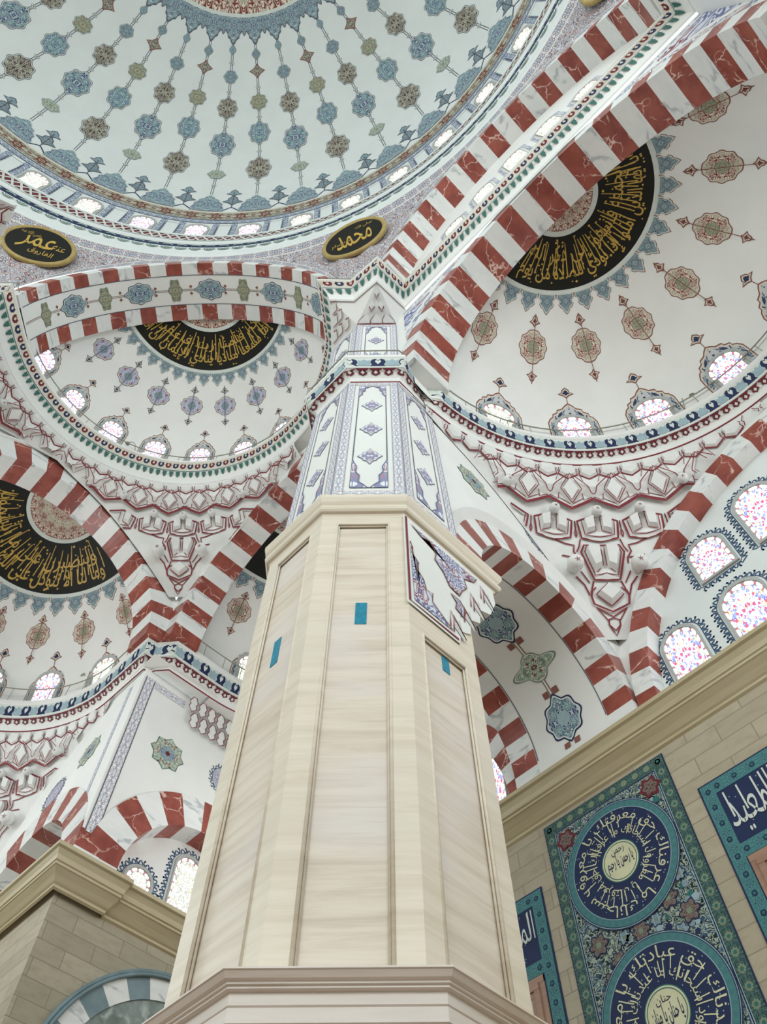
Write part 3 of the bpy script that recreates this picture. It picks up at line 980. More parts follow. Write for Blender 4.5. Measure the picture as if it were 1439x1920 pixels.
mb.grid(lambda a, r: F_L(18.755, TL_ + r * cos(a), ZA + r * sin(a)), lin(pi, 0, 60), [RA, 6.3], 'plaster'); mb.build('fillet', th)
# jamb below the springing
mb = MB()
mb.build('x') if False else None

th = thing('striped_arch', 'upper red and white arch over the row of small white windows', 'arch', F_R(16.5, 0, ZA + RA), 'striped arches')
arch_stones(F_R, 0, ZA, RA, 6.0, 16.42, 17.5, 27, 1, th)
mb = MB(); n_ = 60
for i in range(n_):
    a0, a1 = pi - pi * i / n_, pi - pi * (i + 1) / n_
    x0, x1 = RA * cos(a0), RA * cos(a1)
    mb.face([F_R(17.5, x0, 29.3), F_R(17.5, x1, 29.3), F_R(17.5, x1, ZA + RA * sin(a1)), F_R(17.5, x0, ZA + RA * sin(a0))], 'plaster')
mb.build('wall_tympanum', None, kind='structure')
for k, zt in ((-2, 32.0), (-1, 32.75), (0, 33.1), (1, 32.75), (2, 32.0)):
    fn = F_R.wall(17.5, k * 1.5 - .1, 29.6)
    w, O = window(fn, .4, zt - 30.0, glass='glass_dim', dim=True, reveal=.1, k=1.0)
    mb = MB(); mb.loop([(x * 1.62, y + .26 if y > .5 else y) for x, y in O], [(x * 1.27, y + .11 if y > .5 else y) for x, y in O], 'b_grey', fn, .008, 14); mb.build('painted_edging', w)

th = thing('striped_arch', 'broad red and white arch opening on the half dome over the tiled wall', 'arch', F_R(17.8, 0, 28.2), 'striped arches')
RR, TR_, ZR = 5.55, -.3, 22.72
arch_stones(F_R, TR_, ZR, RR, 6.15, 17.78, 19.2, 27, 1, th)
mb = MB(); mb.grid(lambda a, r: F_R(19.205, TR_ + r * cos(a), ZR + r * sin(a)), lin(pi, 0, 60), [RR, 6.5], 'plaster'); mb.build('fillet', th)
mb = MB(); arch_wall(mb, F_R, 17.82, -6.6, 6.6, 22, 28.5, TR_, ZR, 6.1, 'plaster'); mb.build('wall_spandrel', None, kind='structure')
# scroll-painted panel between arch and cornice
mb = MB(); fn = F_R.wall(17.82)
sps = thing('painted_spandrel', 'grey scroll-painted strip squeezed between the broad arch and the straight cornice above', 'painted panel', F_R(17.7, 0, 28.3))
for (r0, z1, mt, lf) in ((6.3, 28.3, 'b_grey', .006), (6.55, 28.1, 'plaster', .01), (6.75, 27.95, 'a_lilac', .014)):
    N_ = 40
    for i in range(N_):
        xa, xb = -6.1 + 12.2 * i / N_, -6.1 + 12.2 * (i + 1) / N_
        f_ = lambda x: ZR + sqrt(max(0, r0 ** 2 - (x - TR_) ** 2))
        za, zb = max(f_(xa), 24.2), max(f_(xb), 24.2)
        if za < z1 - .02 and zb < z1 - .02:
            mb.face([fn(xa, za, lf), fn(xb, zb, lf), fn(xb, z1, lf), fn(xa, z1, lf)], mt, [(xa / 2, za / 2), (xb / 2, zb / 2), (xb / 2, z1 / 2), (xa / 2, z1 / 2)])
mb.build('painted_pattern', sps)

# ================================================================== half domes


class HD:
    def __init__(self, fr, sc_, tc, z0, at, as_, az):
        self.fr, self.s, self.t, self.z = fr, sc_, tc, z0; self.at, self.as_, self.az = at, as_, az

    def pt(self, d, el, l=0.0):
        d, e = radians(d), radians(el)
        return self.fr(self.s + (self.as_ - l) * cos(e) * cos(d), self.t + (self.at - l) * cos(e) * sin(d), self.z + (self.az - l) * sin(e))

    def paint(self, d0, e0):
        ky = 180 / pi / self.az; kx = 180 / pi / self.at
        return lambda x, y, l: self.pt(d0 + x * kx / max(.05, cos(radians(e0 + y * ky))), e0 + y * ky, l)


def half_dome(name, label, hd, e_in, e_out, text, text2, nmed, sp, med_e, med_mat, leaf_col, e_tip, win_tip, phase=0.0, wspan=3, fringe_n=None, mh=.42, mw=.34, leafs=True, dimw=(), winw=.4, winh=1.6, wtop=1.5, tipcol='a_blue2', grp='half domes', e_w0=3.0):
    th = thing(name, label, 'half dome', hd.pt(0, 89, 0), grp)
    mb = MB(); mb.grid(lambda d, e: hd.pt(d, e), lin(-96, 96, 81), lin(-4, 89.9, 41), 'plaster'); mb.build('shell', th)
    # calligraphy: white rings, black ground, rosette, script
    mb = MB(); g = lin(-100, 100, 81)
    mb.grid(lambda d, e: hd.pt(d, e, .012), g, lin(e_out, e_in, 6), 'black')
    mb.build('black_ground', th)
    mb = MB()
    for a, b, l in ((e_out - 1.3, e_out, .02), (e_in, e_in + 1.5, .02)):
        mb.grid(lambda d, e: hd.pt(d, e, l), g, [a, b], 'pale')
    mb.grid(lambda d, e: hd.pt(d, e, .014), g, lin(e_in + 1.5, 89.9, 5), 'a_red', lambda d, e: ((d / 14) % 2 - 1, (e - e_in) / 8))
    mb.build('centre_rosette', th)
    mb = MB(); E = e_in - e_out
    hd_ = lambda d0, d1, y0, y1: (lambda u, v: hd.pt(d0 + (d1 - d0) * u, e_out + E * (y0 + (y1 - y0) * v), .024))
    put_text(mb, text, 'gold', hd_(-74, 74, .05, .56), 60, 5, .008)
    put_text(mb, text2, 'gold', hd_(-72, 72, .42, .86), 40, 5, .0)
    rnd = random.Random(len(text))
    for k in range(34):
        d = -74 + 148 * (k + rnd.uniform(-.3, .3)) / 33
        mb.ribbon([(d + .5 * q, e_out + E * (.28 + (.36 + .3 * ((k * 7) % 5) / 4) * q / 4)) for q in range(5)], .9, 'gold', lambda x, y, l: hd.pt(x, y, l), .024)
    for k in range(70):
        d = rnd.uniform(-76, 76); e = e_out + E * rnd.uniform(.06, .94); f2 = hd.paint(d, e); w_ = rnd.uniform(.025, .05)
        mb.fan([(w_, 0), (0, w_), (-w_, 0), (0, -w_)], 'gold', f2, .022, 1)
    mb.build('gold_script', th)
    # pointed fringe, hanging medallions
    mb = MB(); step = sp / 2; ka = pi / 180 * hd.az
    N_ = int(84 / step)
    for k in range(-N_ - 1, N_ + 1):
        d0 = (k + .5) * step + phase
        f2 = hd.paint(d0, e_out - 1.2); w_ = step * cos(radians(e_out - 1)) * pi / 180 * hd.at / 2; h_ = (e_out - 1.2 - e_tip) * ka
        S_ = [(1.02, 0), (.98, .22), (.7, .3), (.72, .42), (.86, .5), (.66, .66), (.42, .7), (.3, .84), (0, 1)]
        P = [(w_ * a, -h_ * b) for a, b in S_] + [(-w_ * a, -h_ * b) for a, b in S_[-2::-1]]
        mb.fan(P, leaf_col, f2, .008, 2, None, (0, -h_ * .35)); mb.fan(sc(P, .93, -h_ * .3), 'pale', f2, .012, 2, None, (0, -h_ * .35)); mb.fan(sc(P, .82, -h_ * .3), tipcol, f2, .016, 2, (1.0, 1.0), (0, -h_ * .35))
    for k in range(-nmed, nmed):
        d0 = (k + .5) * sp + phase
        f2 = hd.paint(d0, med_e)
        top = (e_tip - med_e) * ka
        mb.ribbon([(0, top), (0, -mh * 2.2)], .025, leaf_col, f2, .006)
        P = medal(mw, mh, 10, .05, .14); mb.fan(P, leaf_col, f2, .008, 3); mb.fan(sc(P, .94), 'palebeige', f2, .012, 3); mb.fan(sc(P, .86), med_mat, f2, .016, 3, (1.1, 1.1))
        mb.fan(sc(P, .4), 'a_olive' if med_mat == 'a_red' else 'a_blue2', f2, .02, 2)
        for yy, s_ in ((mh * 1.0 + (top - mh) * .55, 1), (-mh * 1.75, -1)):
            P = [(x, yy + y_ * s_) for x, y_ in flowr(mw * .4, mh * .36)]
            mb.fan(P, leaf_col, f2, .008); mb.fan(sc(P, .72, yy), 'palebeige', f2, .012); mb.fan(sc(P, .42, yy), 'maroon' if med_mat == 'a_red' else 'navy', f2, .016, 1)
    for k in range(-wspan, wspan + 1):
        d0 = k * sp + phase
        f2 = hd.paint(d0, e_w0); w_ = winw * 1.5; h_ = (win_tip - e_w0) * ka
        S_ = [(1, 0), (1, .42), (.98, .56), (.86, .66), (.74, .7), (.72, .76), (.54, .8), (.5, .86), (.28, .89), (.16, .95), (0, 1)]
        P = [(w_ * a, h_ * b) for a, b in S_] + [(-w_ * a, h_ * b) for a, b in S_[-2::-1]]
        c_ = (0, h_ * .4)
        mb.fan(P, 'brownline', f2, .006, 3, None, c_); mb.fan(sc(P, .96, h_ * .2), 'palebeige', f2, .01, 3, None, c_); mb.fan(sc(P, .91, h_ * .2), 'a_navy', f2, .014, 3, (1.8, 1.8), c_)
        mb.ribbon([(0, h_), (0, h_ * 1.1)], .025, 'brownline', f2, .006)
        P = [(x, h_ * 1.2 + y_) for x, y_ in flowr(w_ * .34, h_ * .11)]
        mb.fan(P, 'brownline', f2, .008); mb.fan(sc(P, .75, h_ * 1.2), 'palebeige', f2, .012); mb.fan(sc(P, .5, h_ * 1.2), 'navy', f2, .016, 1)
    mb.build('painted_pattern', th)
    for k in range(-wspan, wspan + 1):
        d0 = k * sp + phase
        f2 = hd.paint(d0, e_w0)
        window(f2, winw, winh, dim=(k in dimw), reveal=.1, out=.06, glass='glass')
    return th


T1 = 'ربنا إننا سمعنا مناديا ينادي للإيمان أن آمنوا'
T1b = 'بربكم فآمنا ربنا فاغفر لنا'
T2 = 'يا أيها الذين آمنوا إذا نودي للصلاة من يوم'
T2b = 'الجمعة فاسعوا إلى ذكر الله'
T3 = 'وما لنا ألا نتوكل على الله وقد هدانا سبلنا'
T3b = 'ولنصبرن على ما آذيتمونا'
HL = HD(F_L, 17.45, 0.15, 29.5, 5.95, 5.95, 5.95)
half_dome('half_dome', 'high half dome with lilac medallions beyond the medallion-banded arch', HL, 72, 56, T1, T1b, 5, 18, 39.7, 'a_lilac', 'line', 49, 23.2, -1, 4, mh=.46, mw=.46, dimw=(), winw=.4, winh=.75, e_w0=7)
HR = HD(F_R, 18.8, 0, 22.5, 6.25, 6.2, 6.3)
half_dome('half_dome', 'large low half dome with brown medallions and stained-glass windows over the tiled wall', HR, 78.5, 62.7, T2, T2b, 4, 22.5, 44, 'a_red', 'brownline', 55, 24.0, 1, 3, mh=.66, mw=.46, dimw=(-3,), winw=.52, winh=1.0, e_w0=4)
HE1 = HD(F_E1, 19.7, 0, 22.7, 5.15, 6.5, 4.75)
half_dome('half_dome', 'low half dome with gold script and brown pendants beyond the carved pendentive', HE1, 75, 55, T3, T3b, 4, 22.5, 38, 'a_red', 'brownline', 46, 25, 0, 3, mh=.46, mw=.38, dimw=(3,), winw=.4, winh=1.05, e_w0=4)
HE2 = HD(F_E2, 19.7, 0, 22.7, 5.15, 6.5, 4.75)
half_dome('half_dome', 'low half dome mostly hidden behind the octagonal pillar', HE2, 75, 55, T3, T3b, 4, 22.5, 38, 'a_red', 'brownline', 46, 25, 0, 3, mh=.46, mw=.38, dimw=(-3, -2), winw=.4, winh=1.05, e_w0=4)

for fr, lb in ((F_E1, 'red and white arch beside the gold-lettered half dome'), (F_E2, 'red and white arch running down behind the octagonal pillar')):
    th = thing('striped_arch', lb + ' under the carved pendentive', 'arch', fr(18.7, 0, 27), 'striped arches')
    arch_stones(fr, 0, H2, 4.35, 5.3, 18.7, 19.8, 25, 0, th)
    mb = MB(); mb.grid(lambda a, r: fr(19.81, r * cos(a), H2 + r * sin(a)), lin(pi, 0, 60), [4.35, 5.0], 'plaster'); mb.build('fillet', th)
    mb = MB(); mb.grid(lambda a, q: fr(18.7 - .09 * sin(pi * q / 4), (5.27 + .16 * q / 4) * cos(a), H2 + (5.27 + .16 * q / 4) * sin(a)), lin(radians(14), radians(166), 60), [0, 1, 2, 3, 4], 'plaster')
    mb.build('edge_moulding', th)
    mb = MB(); arch_wall(mb, fr, 18.73, -9.5 if fr is F_E1 else -4.75, 4.75 if fr is F_E1 else 5.2, 21.8, 28.7, 0, H2, 5.25, 'plaster'); mb.build('wall_bay', None, kind='structure')

# ================================================================== cornices with walkways
CL = F_L(17.45, .1, 0)
c_pt = lambda s, t: (F_L(s, t, 0).x, F_L(s, t, 0).y)
ringL = [c_pt(17.45 + 5.88 * cos(radians(a)), .1 + 5.88 * sin(radians(a))) for a in lin(84, -86, 61)]
P1 = [(7.2, 16.35), (6.05, 16.4), (5.95, 17.72), (-5.95, 17.72), (-5.98, 16.42), (-6.98, 16.32), c_pt(16.45, 5.8)] + ringL + [c_pt(16.45, -5.8), c_pt(16.45, -7.1), c_pt(15.3, -8.2)]
P1 = P1[::-1]
# travel direction so that the right-hand side faces the hall
h1 = Sweep(P1[::-1])
if (h1.m[3].y > 0):
    h1 = Sweep(P1)
th = thing('gallery_cornice', 'high cornice with green leaf fringe winding past the pillar head and round the high half dome', 'cornice', (*P1[3], 29))
mb = MB(); h1.mould(mb, [(0, 28.38), (.03, 28.42), (.05, 28.66), (.13, 28.88), (.24, 28.98), (.28, 29.0), (.28, 29.06), (.31, 29.09), (.43, 29.46), (.46, 29.48), (.46, 29.6), (.05, 29.62)], 'plaster'); mb.build('moulding', th)
mb = MB()
h1.band(mb, (.31, 29.09), (.43, 29.46), 'palebeige', .5, .004)
p = h1.painter((.31, 29.09), (.43, 29.46)); n = int(h1.L[-1] / .3); st = h1.L[-1] / n
for j in range(n):
    x = (j + .5) * st; w_ = .125
    m_ = 'navy' if j % 2 else 'maroon'
    mb.fan([(x + a * w_, .04 + b * .3) for a, b in ((0, 0), (.7, .15), (1, .55), (.65, .95), (.2, .8), (0, .95), (-.2, .8), (-.65, .95), (-1, .55), (-.7, .15))], m_, p, .01, 1, None, (x, .17))
    mb.fan([(x + a * w_ * .5, .12 + b * .14) for a, b in ((0, 0), (.8, .5), (0, 1.1), (-.8, .5))], 'palebeige', p, .016, 1)
h1.band(mb, (.28, 29.0), (.28, 29.06), 'green', .5, .006)
h1.band(mb, (.0, 28.40), (.03, 28.44), 'redline', .5, .006)
mb.build('painted_band_pattern', th)
mb = MB(); p = h1.painter((.1, 28.8), (.26, 28.99))
n = int(h1.L[-1] / .26); st = h1.L[-1] / n
for j in range(n):
    x = (j + .5) * st
    mb.fan([(x + a * .09, .25 - b * .22) for a, b in ((-1, 0), (1, 0), (.75, .3), (.95, .45), (.5, .62), (.55, .8), (0, 1.05), (-.55, .8), (-.5, .62), (-.95, .45), (-.75, .3))], 'green', p, .012, 1, None, (x, .16))
mb.build('leaf_fringe', th)

mb = MB()
for A_ in ([(5.95, 17.9), (5.95, 17.72), (6.05, 16.4), (7.2, 16.35), (8.6, 17.8), (9.6, 18.6)], [c_pt(18.4, -5.8), c_pt(16.45, -5.8), c_pt(16.45, -7.1), c_pt(15.3, -8.2), c_pt(15.3, -9.6)]):
    for a_, b_ in zip(A_, A_[1:]):
        mb.face([(*a_, 21.9), (*b_, 21.9), (*b_, 28.4), (*a_, 28.4)], 'plaster')
mb.build('wall_pier_heads', None, kind='structure')
OC = (18.7, 7.37)


def octv(a, k, t0=None, s0=None):
    """corner k of the pillar octagon: 0 and 1 end the front face, then on round its far side"""
    s0 = OC[0] if s0 is None else s0; t0 = OC[1] if t0 is None else t0
    h = a * tan(pi / 8)
    return c_pt(*[(s0 - a, t0 + h), (s0 - a, t0 - h), (s0 - h, t0 - a), (s0 + h, t0 - a), (s0 + a, t0 - h), (s0 + a, t0 + h), (s0 + h, t0 + a), (s0 - h, t0 + a)][k % 8])


ringR = arc((0, 18.75), 6.4, 0, 180, 73)
oc = [octv(1.56, k) for k in range(8)]


def ring_e(kind):
    if kind == 2:
        return [(-9.05, 19.2)] + arc((-13.75, 21), 4.9, 0, 180, 49) + [(-18.67, 19.3)]
    return [(-19.3, 18.67)] + arc((-21, 13.75), 4.9, 90, 270, 49) + [(-19.3, 8.83)]


E_ = ring_e(2)
P2 = [(6.4, 17.6)] + ringR + [oc[7], oc[0], oc[1], oc[2], (-9.55, 18.0)] + E_ + [(-19.02, 19.0), (-19.2, 18.95), (-19.22, 18.7)] + ring_e(1)[1:] + [(-18.6, 8.8)]
h2 = Sweep(P2)
PROF2 = [(0, 21.83), (.04, 21.87), (.08, 22.0), (.2, 22.13), (.28, 22.17), (.30, 22.18), (.30, 22.24), (.32, 22.26), (.40, 22.72), (.44, 22.76), (.44, 22.92), (.05, 22.95)]


def side_ok(sw, k, toward):
    p = Vector(sw.P[k]); return (Vector(toward) - p).dot(sw.m[k]) > 0


if not side_ok(h2, 30, (0, 18.75)):
    h2 = Sweep(P2[::-1])


def cornice2(sw, label, loc):
    th = thing('gallery_cornice', label, 'cornice', loc)
    mb = MB(); sw.mould(mb, PROF2, 'plaster'); mb.build('moulding', th)
    mb = MB()
    p = sw.painter((.32, 22.26), (.40, 22.72)); n = int(sw.L[-1] / .62); st = sw.L[-1] / n
    sw.band(mb, (.32, 22.28), (.40, 22.72), 'pale', .5, .004)
    for j in range(n):
        x = (j + .5) * st; w_ = st * .29
        mb.fan([(x + a * w_, .02 + b * .42) for a, b in ((-1, 0), (1, 0), (.72, .18), (.95, .5), (.8, .85), (.35, .98), (0, .8), (-.35, .98), (-.8, .85), (-.95, .5), (-.72, .18))], 'navy', p, .01, 1, None, (x, .22))
        mb.fan([(x + a * w_ * .5, .1 + b * .28) for a, b in ((0, 0), (.75, .55), (.5, .95), (0, .7), (-.5, .95), (-.75, .55))], 'pale', p, .016, 1)
        x += st / 2
        mb.fan([(x + a * st * .23, .03 + b * .38) for a, b in ((-1, .1), (-.5, 0), (.5, 0), (1, .1), (.9, .5), (1, .9), (.5, .75), (0, 1), (-.5, .75), (-1, .9), (-.9, .5))], 'sky', p, .01, 1, None, (x, .2))
    sw.band(mb, (.30, 22.18), (.30, 22.24), 'pale', .5, .012)
    sw.band(mb, (0, 21.83), (.03, 21.86), 'redline', .5, .006)
    mb.build('painted_band_pattern', th)
    mb = MB(); p = sw.painter((.12, 22.04), (.30, 22.175)); n = int(sw.L[-1] / .31); st = sw.L[-1] / n
    for j in range(n):
        x = (j + .5) * st
        mb.fan([(x + a * st * .5, .225 - b * .22) for a, b in ((-1, 0), (1, 0), (.9, .16), (.4, .25), (.55, .45), (.75, .7), (.3, .85), (0, 1), (-.3, .85), (-.75, .7), (-.55, .45), (-.4, .25), (-.9, .16))], 'maroon', p, .010, 1, None, (x, .12))
        mb.fan([(x + a * st * .2, .225 - b * .22) for a, b in ((-.8, .55), (0, .3), (.8, .55), (0, .82))], 'pale', p, .018, 1)
    mb.build('scroll_fringe', th)
    return th


cornice2(h2, 'lower cornice with navy lotus band and maroon fringe wrapping the pillar and both low half domes', (oc[0][0], oc[0][1], 22))


def railing(sw, d, z0, z1, step, label, loc, every=1.0):
    th = thing('gallery_railing', label, 'railing', loc, 'thin gallery railings')
    mb = MB(); ls = lin(.2, sw.L[-1] - .2, int(sw.L[-1] / .3))
    mb.tube([sw.at(l, d, z1) for l in ls], .022, 'metal', 5); mb.build('handrail', th)
    n = int(sw.L[-1] / step)
    for j in range(min(n, 98)):
        l = (j + .5) * sw.L[-1] / min(n, 98)
        mb = MB(); mb.tube([sw.at(l, d, z0), sw.at(l, d, z1)], .012, 'metal', 5); mb.build('post', th)


railing(h2, .36, 22.93, 23.6, .75, 'thin grey railing along the lower cornice above its navy lotus band', (oc[1][0], oc[1][1], 22.9))
railing(h1, .36, 29.6, 30.15, .8, 'thin grey railing along the high cornice above its leaf fringe', (P1[4][0], P1[4][1], 29.6))


# ================================================================== muqarnas
def muqarnas(name, label, c, az0, r_top, dw, z0, h, reps=9, lim_pad=0.0, dark=False):
    """stalactite pendentive between a round cornice and the corner of a square bay"""
    rt = dw * sqrt(2)
    rad = lambda w: r_top + (rt - r_top) * max(0.0, 1 - max(w, 0.0))
    wmax = 1.07

    def lim(w):
        r = rad(w)
        return 45 - degrees(math.acos(min(1, dw / max(r, dw)))) + lim_pad

    def fn(d, w, l):
        q = lim(w); d = max(-q, min(q, d)); r = rad(w) - l; a = radians(az0 - d)
        return Vector((c[0] + r * cos(a), c[1] + r * sin(a), z0 + h * w))
    th = thing(name, label, 'muqarnas pendentive', fn(0, .1, 0), 'carved stalactite pendentives')
    mb = MB(); ws = lin(.1, wmax, 25)
    mb.grid(lambda u, w: fn(u * lim(w), w, 0), lin(-1, 1, 41), ws, 'muqarnas'); mb.build('carved_ground', th)
    lw = .30
    R_ = MB(); kk = h / (r_top * pi / 180)

    def line(P, w=lw, l=.03):
        Q2 = []
        for (x0, y0), (x1, y1) in zip(P, P[1:]):
            n = max(1, int(hypot(x1 - x0, (y1 - y0) * kk) / 1.0))
            Q2 += [(x0 + (x1 - x0) * i / n, y0 + (y1 - y0) * i / n) for i in range(n)]
        Q2.append(P[-1])
        run = []
        for p in Q2 + [None]:
            if p is not None and abs(p[0]) <= lim(p[1]) + .05:
                run.append(p)
            else:
                if len(run) > 1:
                    R_.ribbon([(x, y * kk) for x, y in run], w, 'redline', lambda x, y, l_: fn(x, y / kk, l_), l)
                run = []

    def inside(P, pad=.9):
        return all(abs(p[0]) <= lim(p[1]) + pad for p in P)

    def facet(G, P, L, m='muqarnas'):
        if inside(P):
            G.face([fn(p[0], p[1], l) for p, l in zip(P, L)], m)

    def plate(G, P, l0, l1, inset):
        if not inside(P, 1.2):
            return
        cx_ = sum(p[0] for p in P) / len(P); cy_ = sum(p[1] for p in P) / len(P)
        I = [(cx_ + (x - cx_) * inset, cy_ + (y - cy_) * inset) for x, y in P]; n = len(P)
        for j in range(n):
            a, b, e, d = P[j], P[(j + 1) % n], I[j], I[(j + 1) % n]
            G.face([fn(a[0], a[1], l0), fn(b[0], b[1], l0), fn(d[0], d[1], l1), fn(e[0], e[1], l1)], 'muqarnas')
        G.face([fn(p[0], p[1], l1) for p in I], 'muqarnas')

    def done(G, nm):
        if G.f:
            G.build(nm, th)

    S_ = 5.15
    for k in range(-reps, reps + 1):
        a = k * S_
        G = MB()
        P = [(a - 2.3, 1.0), (a - 1.7, 1.035), (a + 1.7, 1.035), (a + 2.3, 1.0), (a + 2.0, .985), (a + 2.35, .968), (a, .943), (a - 2.35, .968), (a - 2.0, .985)]
        plate(G, P, .03, .11, .8); done(G, 'niche')
        line([(a - 2.4, .968), (a, .942), (a + 2.4, .968)], lw * 1.5, .05)
        for s_ in (-1, 1):
            line([(a + s_ * 2.4, .968), (a + s_ * 2.0, .985), (a + s_ * 2.35, 1.0), (a + s_ * 1.7, 1.02), (a + s_ * 1.3, 1.038)], lw * .8, .05)
        if k % 2 == 0:
            continue
        G = MB()
        for s_ in (-1, 1):
            T, U, V_, N, R, Mx, B, Z = (a, .942), (a + s_ * 2.45, .966), (a + s_ * S_, .943), (a + s_ * S_, .818), (a + s_ * 2.5, .85), (a + s_ * 4.15, .865), (a, .768), (a + s_ * 3.0, .808)
            facet(G, [T, U, Mx], [.03, .03, .20]); facet(G, [U, V_, Mx], [.03, .03, .20]); facet(G, [T, Mx, R], [.03, .20, .05]); facet(G, [R, Mx, N], [.05, .20, .05])
            facet(G, [V_, (a + s_ * S_, .865), Mx], [.03, .22, .20]); facet(G, [Mx, (a + s_ * S_, .865), N], [.20, .22, .05]); facet(G, [R, N, Z], [.05, .05, .08])
            facet(G, [R, Z, B], [.05, .08, .1]); facet(G, [Z, N, (a + s_ * S_, .805), (a, .752), B], [.08, .05, .1, .12, .1])
            line([U, Mx], lw * .5, .12); line([(a + s_ * .5, .935), (a + s_ * 3.2, .885), Mx, (a + s_ * 4.6, .83), N], lw * .8, .22)
            line([T, (a + s_ * 2.3, .862), R, B], lw * .7, .21); line([(a + s_ * 2.7, .845), Z, (a + s_ * 4.9, .825)], lw * .7, .1)
            line([(a, .779), (a + s_ * 2.9, .818), (a + s_ * 2.75, .845)], lw * .6, .1)
        P = [(a + 2.5, .85), (a, .935), (a - 2.5, .85), (a, .768)]; plate(G, P, .05, .19, .8); done(G, 'star_facet')
        line([(a - S_, .818), (a, .762), (a + S_, .818)], lw * .8, .11); line([(a - S_, .806), (a, .750), (a + S_, .806)], lw * 1.5, .13)
        line([(a + 1.8, .85), (a, .788), (a - 1.8, .85)], lw * .5, .205)
    for a in (0, -9.5, 9.5, -19, 19):
        f = 1 if a == 0 else .95
        G = MB()
        for s_ in (-1, 1):
            P0_, P1_, P2_, P3_ = (a, .735), (a + s_ * 4.3 * f, .695), (a + s_ * 3.7 * f, .603), (a, .586)
            K = [(a + s_ * .7, .712), (a + s_ * 3.1 * f, .688), (a + s_ * 2.7 * f, .622), (a + s_ * .7, .636)]
            plate(G, K, .06, .22, .82)
            facet(G, [P0_, P1_, K[1], K[0]], [.03, .03, .06, .06]); facet(G, [P1_, P2_, K[2], K[1]], [.03, .03, .06, .06]); facet(G, [P2_, P3_, (a, .612), K[2]], [.03, .06, .10, .06])
            facet(G, [(a, .728), K[0], K[3], (a, .65)], [.01, .06, .06, .0]); facet(G, [(a, .65), K[3], K[2], (a, .612)], [0, .06, .06, .1])
            line([P0_, P1_, P2_, P3_], lw * 1.35, .05); line([(a + s_ * .9, .718), (a + s_ * 3.5 * f, .69), (a + s_ * 3.0 * f, .612), (a, .602)], lw * .7, .1)
            line([(a + s_ * .6, .71), (a + s_ * .6, .637), (a + s_ * 2.6 * f, .618)], lw * .6, .1)
            line([(a + s_ * 4.75, .70), (a + s_ * 4.75, .655), (a + s_ * 4.5, .63), (a + s_ * 4.75, .61)], lw * .8, .03)
        done(G, 'star_facet')
    G = MB()
    for s_ in (-1, 1):
        K = [(s_ * .4, .548), (s_ * 3.0, .548), (s_ * 3.3, .52), (s_ * 2.0, .42), (s_ * .4, .44)]
        plate(G, K, .06, .24, .8); facet(G, [(0, .56), (s_ * .4, .548), (s_ * .4, .44), (0, .455)], [.03, .06, .06, 0]); facet(G, [(0, .455), (s_ * .4, .44), (s_ * 2.0, .42), (0, .41)], [0, .06, .06, .1])
        facet(G, [(0, .41), (s_ * 2.0, .42), (s_ * 2.2, .385), (0, .385)], [.1, .06, .05, .06])
        line([(0, .563), (s_ * 3.5, .563), (s_ * 4.2, .525), (s_ * 2.35, .383), (0, .383)], lw * 1.3, .06); line([(s_ * 3.1, .553), (s_ * 3.55, .52), (s_ * 2.1, .40), (s_ * .9, .405), (0, .412)], lw * .7, .1)
        line([(s_ * .3, .54), (s_ * .3, .455), (s_ * 1.7, .415)], lw * .6, .1)
    done(G, 'star_facet')
    G = MB(); P = [(0, .365), (-2.4, .308), (0, .252), (2.4, .308)]; plate(G, P, .04, .2, .72); done(G, 'star_facet')
    line(P + [P[0]], lw * .9, .07); line([(-3.0, .33), (-3.3, .3), (-3.0, .262), (0, .225), (3.0, .262), (3.3, .3), (3.0, .33)], lw * 1.3, .06); line([(-2.2, .35), (-3.0, .33)], lw * .8); line([(2.2, .35), (3.0, .33)], lw * .8)
    line([(-2.4, .245), (0, .205), (2.4, .245)], lw * .9); line([(-.9, .19), (-.9, .165), (0, .14), (.9, .165), (.9, .19), (0, .2), (-.9, .19)], lw * .9); line([(-2.6, .25), (-.9, .185)], lw * .7); line([(2.6, .25), (.9, .185)], lw * .7)
    line([(-.9, .165), (0, .115), (.9, .165)], lw * .8)
    for s_ in (-1, 1):
        line([(s_ * 9.2, .588), (s_ * 7.0, .57), (s_ * 5.4, .565), (s_ * 5.6, .53), (s_ * 4.7, .50), (s_ * 4.5, .47)], lw * 1.1); line([(s_ * 4.0, .60), (s_ * 4.4, .56), (s_ * 5.0, .53)], lw * .9); line([(s_ * 8.0, .505), (s_ * 5.0, .50)], lw * 1.1)
        line([(s_ * 2.5, .38), (s_ * 3.2, .32)], lw * 1.0); line([(s_ * 5.6, .40), (s_ * 4.2, .36), (s_ * 3.5, .31)], lw * 1.0); line([(s_ * 4.6, .43), (s_ * 3.2, .37)], lw * .8)
    R_.build('red_outline_pattern', th)
    # hanging buds
    for d, w, s_ in ((-6.1, .445, .2), (6.1, .445, .2), (0, .742, .13), (-9.4, .745, .13), (9.4, .745, .13), (-20.6, .84, .13), (20.6, .84, .13)):
        if abs(d) > lim(w) + .5:
            continue
        b = fn(d, w, .0); t = fn(d, w, 1.0); ax = (t - b); ax.z -= .5; ax.normalize()
        mb = MB(); mb.lathe(b, ax, [(s_ * .7, -.05), (s_ * 1.0, .12 * s_ / .2 + .05), (s_ * 1.12, .22 * s_ / .2 + .05), (s_ * .95, .36 * s_ / .2 + .05), (s_ * .5, .43 * s_ / .2 + .05), (0.001, .44 * s_ / .2 + .05)], 'muqarnas', 12)
        e = b + ax * (.445 * s_ / .2 + .05); X = ax.orthogonal().normalized(); Y = ax.cross(X)
